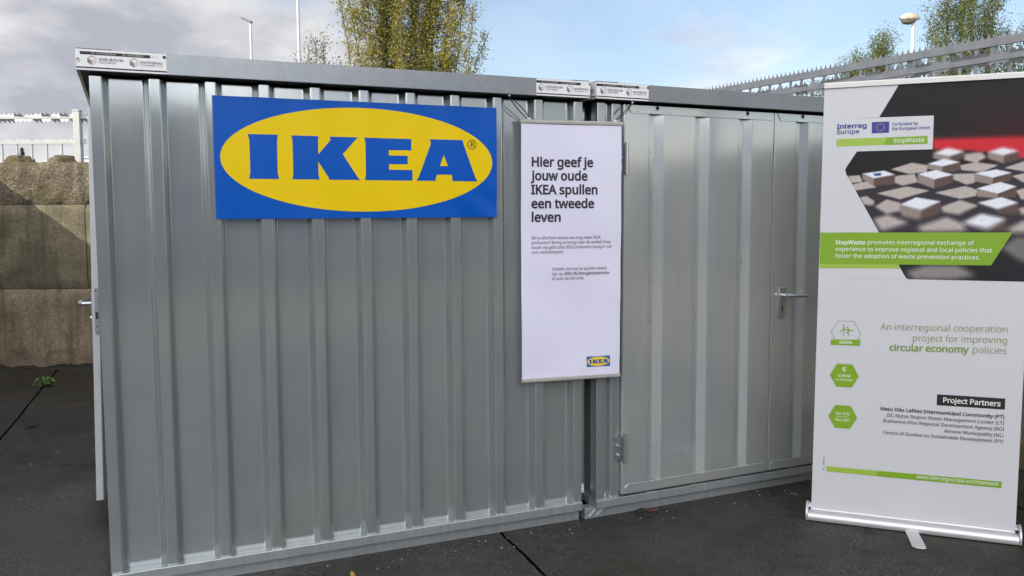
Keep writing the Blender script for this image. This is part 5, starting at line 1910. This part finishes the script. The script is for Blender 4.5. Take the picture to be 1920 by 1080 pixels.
p = at(-0.293, 0.2175, 34.0)
lp = thing('street_lamp', 'thin white street lamp with flat slanting head at the far left', 'street lamp', (p.x, p.y, 0))
mb = MB()
mb.tube([(0, 0, 0), (0, 0, p.z + 0.06)], [0.075, 0.045], 10)
mb.build('pole', POLE, lp, smooth=50)
mb = MB()
mb.prism([(-0.34, 0.16), (-0.34, 0.20), (-0.05, 0.10), (0.06, 0.04), (0.06, -0.01), (-0.02, 0.01)], 'y', -0.13, 0.13)
mb.build('lamp_head', mat('lamp_grey', (0.22, 0.22, 0.23), 0.5, 0.3), lp, recalc=True, bevel=0.01, loc=(0, 0, p.z - 0.02))
p = at(-0.239, 0.30, 30.0)
fm = thing('mast', 'tall slim white mast rising out of the photo left of the trees', 'mast', (p.x, p.y, 0))
mb = MB()
mb.tube([(0, 0, 0), (0, 0, p.z + 2.5)], [0.062, 0.040], 12)
mb.build('pole', POLE, fm, smooth=50)
mb = MB()
mb.tube([(0, 0, p.z + 2.5), (0, 0, p.z + 2.55)], 0.055, 12)
mb.build('cap', POLE, fm, smooth=50)
p = at(0.4535, 0.214, 26.0)
l2 = thing('street_lamp', 'white street lamp with rounded cream head above the grey fence', 'street lamp', (p.x, p.y, 0))
mb = MB()
mb.tube([(0, 0, 0), (0, 0, p.z)], [0.075, 0.048], 12)
mb.build('pole', POLE, l2, smooth=50)
mb = MB()
n, k = 18, 12
vs = []
for j in range(k + 1):
    f = j / k
    xx = -0.40 + 0.62 * f
    wd = 0.155 * math.sin(math.pi * min(1, f * 1.02 + 0.03)) ** 0.6 + 0.004
    for i in range(n):
        a = 2 * math.pi * i / n
        zz = math.sin(a) * wd * (1.05 if math.sin(a) > 0 else 0.60)
        vs.append((xx, math.cos(a) * wd, zz + 0.05))
mb.add(vs, [(j * n + i, (j + 1) * n + i, (j + 1) * n + (i + 1) % n, j * n + (i + 1) % n) for j in range(k) for i in range(n)])
sh_ = mb.build('lamp_head', LAMP_SHELL, l2, smooth=60, loc=(0, 0, p.z + 0.05), recalc=True)
mb = MB()
vs = []
for j in range(7):
    f = j / 6
    for i in range(n):
        a = 2 * math.pi * i / n
        vs.append((-0.15 + math.cos(a) * 0.22 * math.cos(f * math.pi / 2 * 0.98), math.sin(a) * 0.13 * math.cos(f * math.pi / 2 * 0.98), -0.015 - 0.11 * math.sin(f * math.pi / 2)))
mb.add(vs, [(j * n + i, j * n + (i + 1) % n, (j + 1) * n + (i + 1) % n, (j + 1) * n + i) for j in range(6) for i in range(n)])
mb.build('lamp_bowl', LAMP_GLASS, sh_, smooth=60, recalc=True)


# ------------------------------------------------------------------ trees
def leaf_mat(name, stops, rough=0.5, trans=0.25):
    m = bpy.data.materials.new(name)
    m.use_nodes = True
    t = m.node_tree
    p_ = t.nodes['Principled BSDF']
    p_.inputs['Roughness'].default_value = rough
    p_.inputs['Specular IOR Level'].default_value = 0.35
    ge = t.nodes.new('ShaderNodeNewGeometry')
    rp = t.nodes.new('ShaderNodeValToRGB')
    els = rp.color_ramp.elements
    els[0].position, els[0].color = stops[0][0], (*stops[0][1], 1)
    els[1].position, els[1].color = stops[-1][0], (*stops[-1][1], 1)
    for q, c in stops[1:-1]:
        e = els.new(q)
        e.color = (*c, 1)
    t.links.new(ge.outputs['Random Per Island'], rp.inputs[0])
    t.links.new(rp.outputs[0], p_.inputs['Base Color'])
    tr = t.nodes.new('ShaderNodeBsdfTranslucent')
    t.links.new(rp.outputs[0], tr.inputs['Color'])
    mxs = t.nodes.new('ShaderNodeMixShader')
    mxs.inputs[0].default_value = trans
    t.links.new(p_.outputs[0], mxs.inputs[1])
    t.links.new(tr.outputs[0], mxs.inputs[2])
    t.links.new(mxs.outputs[0], t.nodes['Material Output'].inputs[0])
    return m


BARK = mat('bark', (0.13, 0.105, 0.07), 0.9, base2=(0.22, 0.19, 0.14), var_scale=8, bump=0.4, bump_scale=20)
POPLAR_LEAF = leaf_mat('poplar_leaf', ((0.0, (0.17, 0.185, 0.040)), (0.35, (0.265, 0.262, 0.056)), (0.7, (0.32, 0.29, 0.065)), (0.93, (0.33, 0.25, 0.06)), (1.0, (0.28, 0.16, 0.05))), trans=0.42)
WILLOW_LEAF = leaf_mat('willow_leaf', ((0.0, (0.060, 0.088, 0.024)), (0.5, (0.11, 0.150, 0.042)), (0.85, (0.17, 0.195, 0.055)), (1.0, (0.24, 0.15, 0.05))), trans=0.4)
SHRUB_LEAF = leaf_mat('shrub_leaf', ((0.0, (0.06, 0.055, 0.022)), (0.6, (0.10, 0.09, 0.03)), (1.0, (0.17, 0.13, 0.04))))


def tree(name, label, loc, stems, leaf_m, leaves_total, leaf_len, leaf_w, seed, branch_len=1.1, spacing=0.22, zlo=0.22, group=None, rise=0.62, clump=0.13, twig_r=0.006, thick=0.11, spread=0.7, twigs=0.7):
    """upright stems with rising branches and twigs; kite-shaped leaves hang round the twigs
       stems: list of (x_base, x_top, y_off, height, density)"""
    rs = np.random.RandomState(seed)
    root = thing(name, label, 'tree', loc, 0, group)
    tr = MB()
    anchors = []
    weights = []
    for xb, xt, yo, h, dens in stems:
        n = 12
        bow = rs.uniform(-0.15, 0.15)
        path = [Vector((xb + (xt - xb) * (k / n) ** 0.9 + bow * math.sin(math.pi * k / n) + 0.04 * rs.randn(), yo * (k / n) + 0.04 * rs.randn(), h * k / n)) for k in range(n + 1)]
        tr.tube(path, [thick * (1 - 0.93 * k / n) * (h / 9.0) + 0.006 for k in range(n + 1)], 6)
        z = h * zlo
        while z < h * 0.985:
            f = z / h
            i = min(n - 1, int(f * n))
            s = path[i].lerp(path[i + 1], f * n - i)
            a = rs.uniform(0, 2 * math.pi)
            bl = branch_len * (1 - f) ** 0.75 * rs.uniform(0.6, 1.2) + 0.16
            d = Vector((math.cos(a), math.sin(a), 0)) * (1 - rise) + Vector((0, 0, rise + 0.25))
            d.normalize()
            pts = [s]
            m = 5
            for k in range(1, m + 1):
                dd = (d + Vector((0, 0, 0.10 * k)) + Vector(rs.randn(3) * 0.10)).normalized()
                pts.append(pts[-1] + dd * bl / m)
            tr.tube(pts, [0.15 * thick * (1 - 0.85 * k / m) * (bl + 0.3) + 0.003 for k in range(m + 1)], 4, cap=False)
            for k in range(1, m + 1):
                anchors.append(pts[k])
                weights.append(dens)
                for _ in range(2):
                    q = pts[k] + Vector(rs.randn(3) * 0.11 * (0.5 + bl)) + Vector((0, 0, 0.10))
                    if rs.rand() < twigs:
                        tr.tube([pts[k], (pts[k] + q) / 2 + Vector((0, 0, -0.01)), q], [twig_r, twig_r * 0.7, twig_r * 0.4], 3, cap=False)
                    anchors.append(q)
                    weights.append(dens * 0.9)
            z += spacing * rs.uniform(0.6, 1.4)
    tr.build('trunk', BARK, root, smooth=60)
    anchors = np.array([tuple(a) for a in anchors])
    w = np.array(weights)
    # light and heavy clumps: some twigs carry far more leaf than others
    w = w * np.exp(spread * rs.randn(len(w)))
    idx = rs.choice(len(anchors), leaves_total, p=w / w.sum())
    c = anchors[idx] + rs.randn(leaves_total, 3) * np.array((clump, clump, clump * 1.1))
    ax = rs.randn(leaves_total, 3)
    ax[:, 2] -= 0.3
    ax /= np.linalg.norm(ax, axis=1)[:, None]
    bx = np.cross(ax, rs.randn(leaves_total, 3))
    bx /= np.linalg.norm(bx, axis=1)[:, None]
    sz = leaf_len * rs.uniform(0.65, 1.25, leaves_total)[:, None]
    wd = leaf_w / leaf_len
    V = np.stack([c - ax * sz * 0.5, c + bx * sz * wd * 0.5 - ax * sz * 0.05, c + ax * sz * 0.5, c - bx * sz * wd * 0.5 - ax * sz * 0.05], 1).reshape(-1, 3)
    me = bpy.data.meshes.new('crown')
    nl = leaves_total
    me.vertices.add(nl * 4)
    me.vertices.foreach_set('co', V.astype(np.float32).ravel())
    me.loops.add(nl * 4)
    me.loops.foreach_set('vertex_index', np.arange(nl * 4, dtype=np.int32))
    me.polygons.add(nl)
    me.polygons.foreach_set('loop_start', np.arange(0, nl * 4, 4, dtype=np.int32))
    me.polygons.foreach_set('loop_total', np.full(nl, 4, dtype=np.int32))
    me.materials.append(leaf_m)
    me.update()
    me.validate()
    o = bpy.data.objects.new('crown', me)
    col.objects.link(o)
    o.parent = root
    return root


# stand of upright poplars behind the ribbed container
pst = [(-0.5, -2.10, 0.3, 9.6, 0.22), (-0.45, -1.80, 0.1, 8.8, 0.50), (-0.35, -1.45, -0.4, 10.2, 0.80)]
prs = random.Random(77)
for k in range(15):
    xt = -1.25 + 0.20 * k + prs.uniform(-0.10, 0.10)
    pst.append((-0.2 + 0.035 * k, xt, prs.uniform(-0.7, 0.7), prs.uniform(8.6, 11.4), prs.choice((0.35, 0.6, 0.9, 1.2, 1.3))))
pst += [(0.4, 1.75, 0.2, 8.6, 0.40), (0.5, 1.95, -0.3, 7.2, 0.35), (0.55, 2.2, 0.1, 6.7, 0.35)]
tree('poplar_tree', 'tall olive-yellow poplar with many upright stems behind the ribbed container', (-2.95, 25.0, 0), pst,
     POPLAR_LEAF, 92000, 0.056, 0.046, 11, branch_len=0.90, spacing=0.20, clump=0.085, rise=0.66, thick=0.034, spread=1.0, zlo=0.38)
tree('young_tree', 'nearly bare young tree of thin twigs behind the white mast', (-5.85, 26.0, 0),
     [(-0.2, -0.75, 0.2, 5.9, 0.5), (-0.1, -0.45, 0.2, 6.2, 0.6), (0.0, -0.1, 0.1, 6.5, 0.6), (0.1, 0.15, -0.2, 6.6, 0.8), (0.2, 0.40, -0.2, 6.8, 1.0), (0.3, 0.75, 0.2, 6.1, 1.0)],
     SHRUB_LEAF, 4600, 0.055, 0.036, 21, branch_len=0.8, spacing=0.17, rise=0.78, thick=0.04, twig_r=0.005)
WG = 'willows beyond the grey fence'
tree('willow_tree', 'low green willow bush left of the cream lamp', (5.42, 13.5, 0),
     [(-0.4, -0.80, 0.0, 3.25, 0.6), (-0.3, -0.55, 0.2, 3.45, 0.9), (-0.2, -0.35, -0.2, 3.6, 1.0), (-0.1, -0.15, 0.3, 3.7, 1.0), (0.0, 0.02, 0.2, 3.85, 1.0), (0.05, 0.16, -0.2, 4.0, 1.1), (0.1, 0.27, 0.1, 4.15, 1.1),
      (0.2, 0.42, 0.2, 3.85, 0.9), (0.25, 0.58, -0.1, 3.5, 0.8)],
     WILLOW_LEAF, 42000, 0.042, 0.013, 31, branch_len=0.5, spacing=0.09, rise=0.66, clump=0.055, group=WG, zlo=0.55, twig_r=0.003, thick=0.028, twigs=0.25)
tree('willow_tree', 'tall green willow right of the cream lamp, reaching the photo top', (7.08, 13.8, 0),
     [(-0.3, -0.72, 0.2, 3.75, 0.6), (-0.25, -0.55, -0.3, 4.1, 0.7), (-0.2, -0.36, 0.2, 4.5, 0.8), (-0.1, -0.18, 0.3, 5.1, 1.0), (0.0, 0.0, -0.2, 5.7, 1.2), (0.05, 0.12, 0.3, 5.9, 1.2),
      (0.1, 0.26, -0.3, 5.3, 1.0), (0.2, 0.42, 0.1, 4.7, 0.9), (0.25, 0.60, -0.1, 4.25, 0.7), (0.3, 0.78, 0.2, 3.9, 0.6)],
     WILLOW_LEAF, 46000, 0.042, 0.013, 41, branch_len=0.62, spacing=0.10, rise=0.66, clump=0.06, group=WG, zlo=0.55, twig_r=0.003, thick=0.030, twigs=0.25)
tree('willow_tree', 'thin sparse willow at the right edge of the photo', (8.15, 14.2, 0),
     [(-0.3, -0.40, 0.2, 4.3, 0.6), (0.0, 0.0, -0.2, 4.45, 0.6), (0.2, 0.35, 0.2, 4.55, 0.6), (0.3, 0.75, 0.2, 4.5, 0.6)],
     WILLOW_LEAF, 9000, 0.045, 0.014, 51, branch_len=0.6, spacing=0.10, rise=0.74, clump=0.07, group=WG, zlo=0.55, twig_r=0.003, thick=0.03)

# far conifer tip and white shed beyond the left fence
p = at(-0.5575, 0.079, 60.0)
ct = thing('conifer', 'small dark conifer showing far beyond the left fence', 'tree', (p.x, p.y, 0))
mb = MB()
mb.tube([(0, 0, 0), (0, 0, p.z)], [0.14, 0.02], 8)
mb.build('trunk', BARK, ct, smooth=50)
mb = MB()
rr = random.Random(9)
for k in range(520):
    f = rr.random() ** 0.7
    z = p.z * (0.25 + 0.75 * f)
    rad = 1.35 * (1 - f) + 0.10
    a = rr.uniform(0, 2 * math.pi)
    e = Vector((math.cos(a) * rad, math.sin(a) * rad, z - rad * 0.35))
    s_ = Vector((0, 0, z))
    sd_ = Vector((-math.sin(a), math.cos(a), 0)) * 0.10
    mb.add([s_, s_.lerp(e, 0.6) + sd_, e, s_.lerp(e, 0.6) - sd_], [(0, 1, 2, 3)])
mb.build('crown', mat('conifer_needles', (0.018, 0.026, 0.016), 0.8, base2=(0.03, 0.045, 0.025), var_scale=3), ct)
p = at(-0.492, 0.0665, 55.0)
sh2 = thing('white_shed', 'small white building seen between the fence post and the steel door', 'building', (p.x - 0.1, p.y, 0))
mb = MB()
mb.box(-0.2, 2.6, 0, 3.0, 0, p.z)
mb.build('wall', mat('white_render', (0.78, 0.78, 0.77), 0.7), sh2)
mb = MB()
mb.prism([(-0.3, p.z + 0.005), (2.7, p.z + 0.005), (2.7, p.z + 0.12), (-0.3, p.z + 0.12)], 'y', -0.1, 3.1)
mb.build('roof', mat('grey_roof', (0.5, 0.5, 0.52), 0.6), sh2, recalc=True)

# ------------------------------------------------------------------ halls of the yard on the near side (mirrored in the steel), and an added block to shade it
HALL = mat('hall_cladding', (0.46, 0.46, 0.455), 0.6, 0.0, var=0.06, var_scale=0.6)
HALL_B = mat('hall_brick', (0.42, 0.40, 0.37), 0.8, base2=(0.47, 0.45, 0.42), var_scale=1.4)
HALL_DARK = mat('hall_glass', (0.03, 0.035, 0.04), 0.12)
HALL_TRIM = mat('hall_trim', (0.34, 0.34, 0.345), 0.5)
HALL_DOOR = mat('hall_door', (0.40, 0.41, 0.42), 0.5)


def hall(label, loc, rz, w, d, h, m, n_win):
    root = thing('warehouse', label, 'building', loc, rz, 'yard halls')
    mb = MB()
    mb.box(-w / 2, w / 2, 0, d, 0, h)
    mb.build('wall', m, root)
    mb = MB()
    mb.box(-w / 2 - 0.15, w / 2 + 0.15, -0.15, d + 0.15, h + 0.002, h + 0.35)
    mb.build('roof', HALL_TRIM, root)
    for i in range(n_win):
        cx = -w / 2 + w * (i + 0.5) / n_win
        mb = MB()
        mb.box(cx - w / n_win * 0.28, cx + w / n_win * 0.28, -0.05, -0.003, h * 0.15, h * 0.62)
        mb.build('loading_door', HALL_DOOR, root)
    return root


# local -y is the front; rotate the fronts towards the yard
hall('long low grey hall across the yard, mirrored in the steel fronts', (9.0, -17.0, 0), math.pi, 38.0, 10.0, 4.5, HALL, 9)
hall('low grey hall closing the right side of the yard', (29.0, -3.0, 0), math.pi / 2 * 1.05 + math.pi, 27.0, 12.0, 4.6, HALL_B, 6)
GU = Vector((SUN_DIR.x, SUN_DIR.y, 0)).normalized()
GQ = Vector((-GU.y, GU.x, 0))
cpos = GU * 30.0 + GQ * -2.3  # unseen block, added and sized to keep the sun off the yard
tb_ = thing('shade_block', 'tall grey block added out of view on the sunny side to shade the yard', 'building', tuple(cpos), math.atan2(GU.y, GU.x) - math.pi / 2)
mb = MB()
mb.box(-5.3, 5.3, 0, 9.0, 0, 27.0)
mb.build('wall', HALL, tb_)
mb = MB()
mb.box(-5.4, 5.4, -0.1, 9.1, 27.003, 27.4)
mb.build('roof', HALL_TRIM, tb_)
for fl in range(9):
    for k in range(4):
        mb = MB()
        cx = -3.9 + 2.6 * k
        mb.box(cx - 0.85, cx + 0.85, -0.05, -0.003, 1.0 + 3.0 * fl, 2.5 + 3.0 * fl)
        mb.build('window', HALL_DARK, tb_)

# ------------------------------------------------------------------ weeds, leaves, dirt
WEED = leaf_mat('weed_leaf', ((0.0, (0.09, 0.17, 0.03)), (1.0, (0.22, 0.33, 0.09))), trans=0.2)
wd_ = thing('weed', 'small green weed growing in the slab joint', 'plant', (-4.36, 8.03, 0))
rr = random.Random(4)
for k in range(34):
    a = rr.uniform(0, 2 * math.pi)
    ln_ = rr.uniform(0.05, 0.13)
    h_ = rr.uniform(0.01, 0.085)
    d = Vector((math.cos(a), math.sin(a), 0))
    sd_ = Vector((-math.sin(a), math.cos(a), 0))
    mb = MB()
    n = 6
    vs = []
    for i in range(n + 1):
        f = i / n
        c_ = d * ln_ * f + Vector((0, 0, 0.006 + h_ * math.sin(f * 2.4)))
        w_ = 0.0085 * math.sin(math.pi * (0.08 + 0.92 * f)) * (1 + 0.7 * (i % 2)) + 0.0012
        vs += [c_ - sd_ * w_, c_ + Vector((0, 0, -0.003)), c_ + sd_ * w_]
    mb.add(vs, [q for i in range(n) for q in ((3 * i, 3 * i + 1, 3 * i + 4, 3 * i + 3), (3 * i + 1, 3 * i + 2, 3 * i + 5, 3 * i + 4))])
    mb.build('leaf', WEED, wd_)


def dead_leaf(label, loc, rz, m, s, curl, group=None, slim=0.30):
    mb = MB()
    n = 8
    vs = []
    for i in range(n + 1):
        f = i / n
        w_ = s * slim * math.sin(math.pi * f) ** 0.8 * (1 + 0.2 * math.sin(9 * f)) + 0.0006
        x = s * (f - 0.5)
        z = 0.006 + curl * (2 * f - 1) ** 2
        vs += [(x, -w_, z + curl * 0.6), (x, 0, z), (x, w_, z + curl * 0.4)]
    mb.add(vs, [q for i in range(n) for q in ((3 * i, 3 * i + 1, 3 * i + 4, 3 * i + 3), (3 * i + 1, 3 * i + 2, 3 * i + 5, 3 * i + 4))])
    o = mb.build('fallen_leaf', m, None, smooth=60, loc=loc)
    o.rotation_euler = (0, 0, rz)
    tag(o, label, 'leaf', group)
    sdm = o.modifiers.new('thickness', 'SOLIDIFY')
    sdm.thickness = 0.0008
    return o


dead_leaf('yellow fallen leaf at the bottom edge in front of the ribbed container', (-0.700, 3.672, 0), R(108), mat('yellow_leaf', (0.42, 0.30, 0.035), 0.6), 0.085, 0.006, slim=0.13)
dead_leaf('red-brown fallen leaf against the foot of the double-door container', (0.735, 4.500, 0.0), R(24), mat('red_leaf', (0.16, 0.05, 0.03), 0.6), 0.085, 0.006)
dead_leaf('dark shrivelled leaf beside the red-brown one', (0.665, 4.480, 0.0), R(40), mat('dark_leaf', (0.035, 0.03, 0.022), 0.7), 0.070, 0.010)
dead_leaf('dark curled leaf lying in front of the roll-up cassette', (1.765, 4.175, 0.0), R(-10), mat('brown_leaf', (0.045, 0.037, 0.028), 0.7), 0.055, 0.012)
dead_leaf('dark leaf by the slab joint on the left', (-3.62, 6.42, 0.0), R(20), mat('dark_leaf_two', (0.03, 0.028, 0.022), 0.7), 0.10, 0.012)

# dirt and moss gathered along the foot of the back wall
mb = MB()
nx, ny = 130, 8
vs = []
rr = random.Random(12)
for j in range(ny + 1):
    for i in range(nx + 1):
        x = -5.5 + 5.5 * i / nx
        f = j / ny
        wv = 0.26 + 0.10 * math.sin(x * 3.1) + 0.05 * math.sin(x * 11)
        y = WALL_Y - wv * (1 - f) + 0.005
        z = 0.004 + (0.030 + 0.016 * math.sin(x * 5.3) + 0.012 * math.sin(x * 17)) * f ** 1.5 + (rr.uniform(-0.008, 0.012) if 0 < j else -0.006)
        vs.append((x, y, z))
mb.add(vs, [(j * (nx + 1) + i, j * (nx + 1) + i + 1, (j + 1) * (nx + 1) + i + 1, (j + 1) * (nx + 1) + i) for j in range(ny) for i in range(nx)])
DIRT = mat('mossy_dirt', (0.018, 0.016, 0.010), 0.95, base2=(0.045, 0.042, 0.018), var_scale=9, bump=0.8, bump_scale=40)
tag(mb.build('dirt_strip', DIRT, smooth=60), kind='structure')

# grit and small stones lying on the slabs
mb = MB()
rr = random.Random(31)
for k in range(900):
    if k < 420:                                     # swept up along the foot of the containers
        if rr.random() < 0.55:
            q = MA @ Vector((rr.uniform(0.1, 2.2), -abs(rr.gauss(0.0, 0.10)) + 0.012, 0))
        else:
            q = MBm @ Vector((rr.uniform(0.0, 2.0), -abs(rr.gauss(0.0, 0.10)) + 0.012, 0))
    else:
        q = Vector((rr.uniform(-3.6, 2.4), rr.uniform(3.3, 7.5), 0))
    s_ = rr.choice((0.0016, 0.002, 0.0025, 0.003, 0.005)) * rr.uniform(0.8, 1.3)
    h_ = s_ * rr.uniform(0.5, 0.9)
    a0 = rr.uniform(0, 6.28)
    ring = [(q.x + s_ * rr.uniform(0.7, 1.2) * math.cos(a0 + i * 1.2566), q.y + s_ * rr.uniform(0.7, 1.2) * math.sin(a0 + i * 1.2566), 0.0005) for i in range(5)]
    topr = [(q.x + (x - q.x) * 0.6, q.y + (y - q.y) * 0.6, 0.0005 + h_) for x, y, z in ring]
    mb.add(ring + topr, [(i, (i + 1) % 5, 5 + (i + 1) % 5, 5 + i) for i in range(5)] + [(5, 6, 7, 8, 9)], 0 if rr.random() < 0.6 else 1)
tag(mb.build('grit', [mat('dark_grit', (0.035, 0.032, 0.027), 0.8), mat('pale_grit', (0.22, 0.21, 0.19), 0.7)]), kind='stuff')
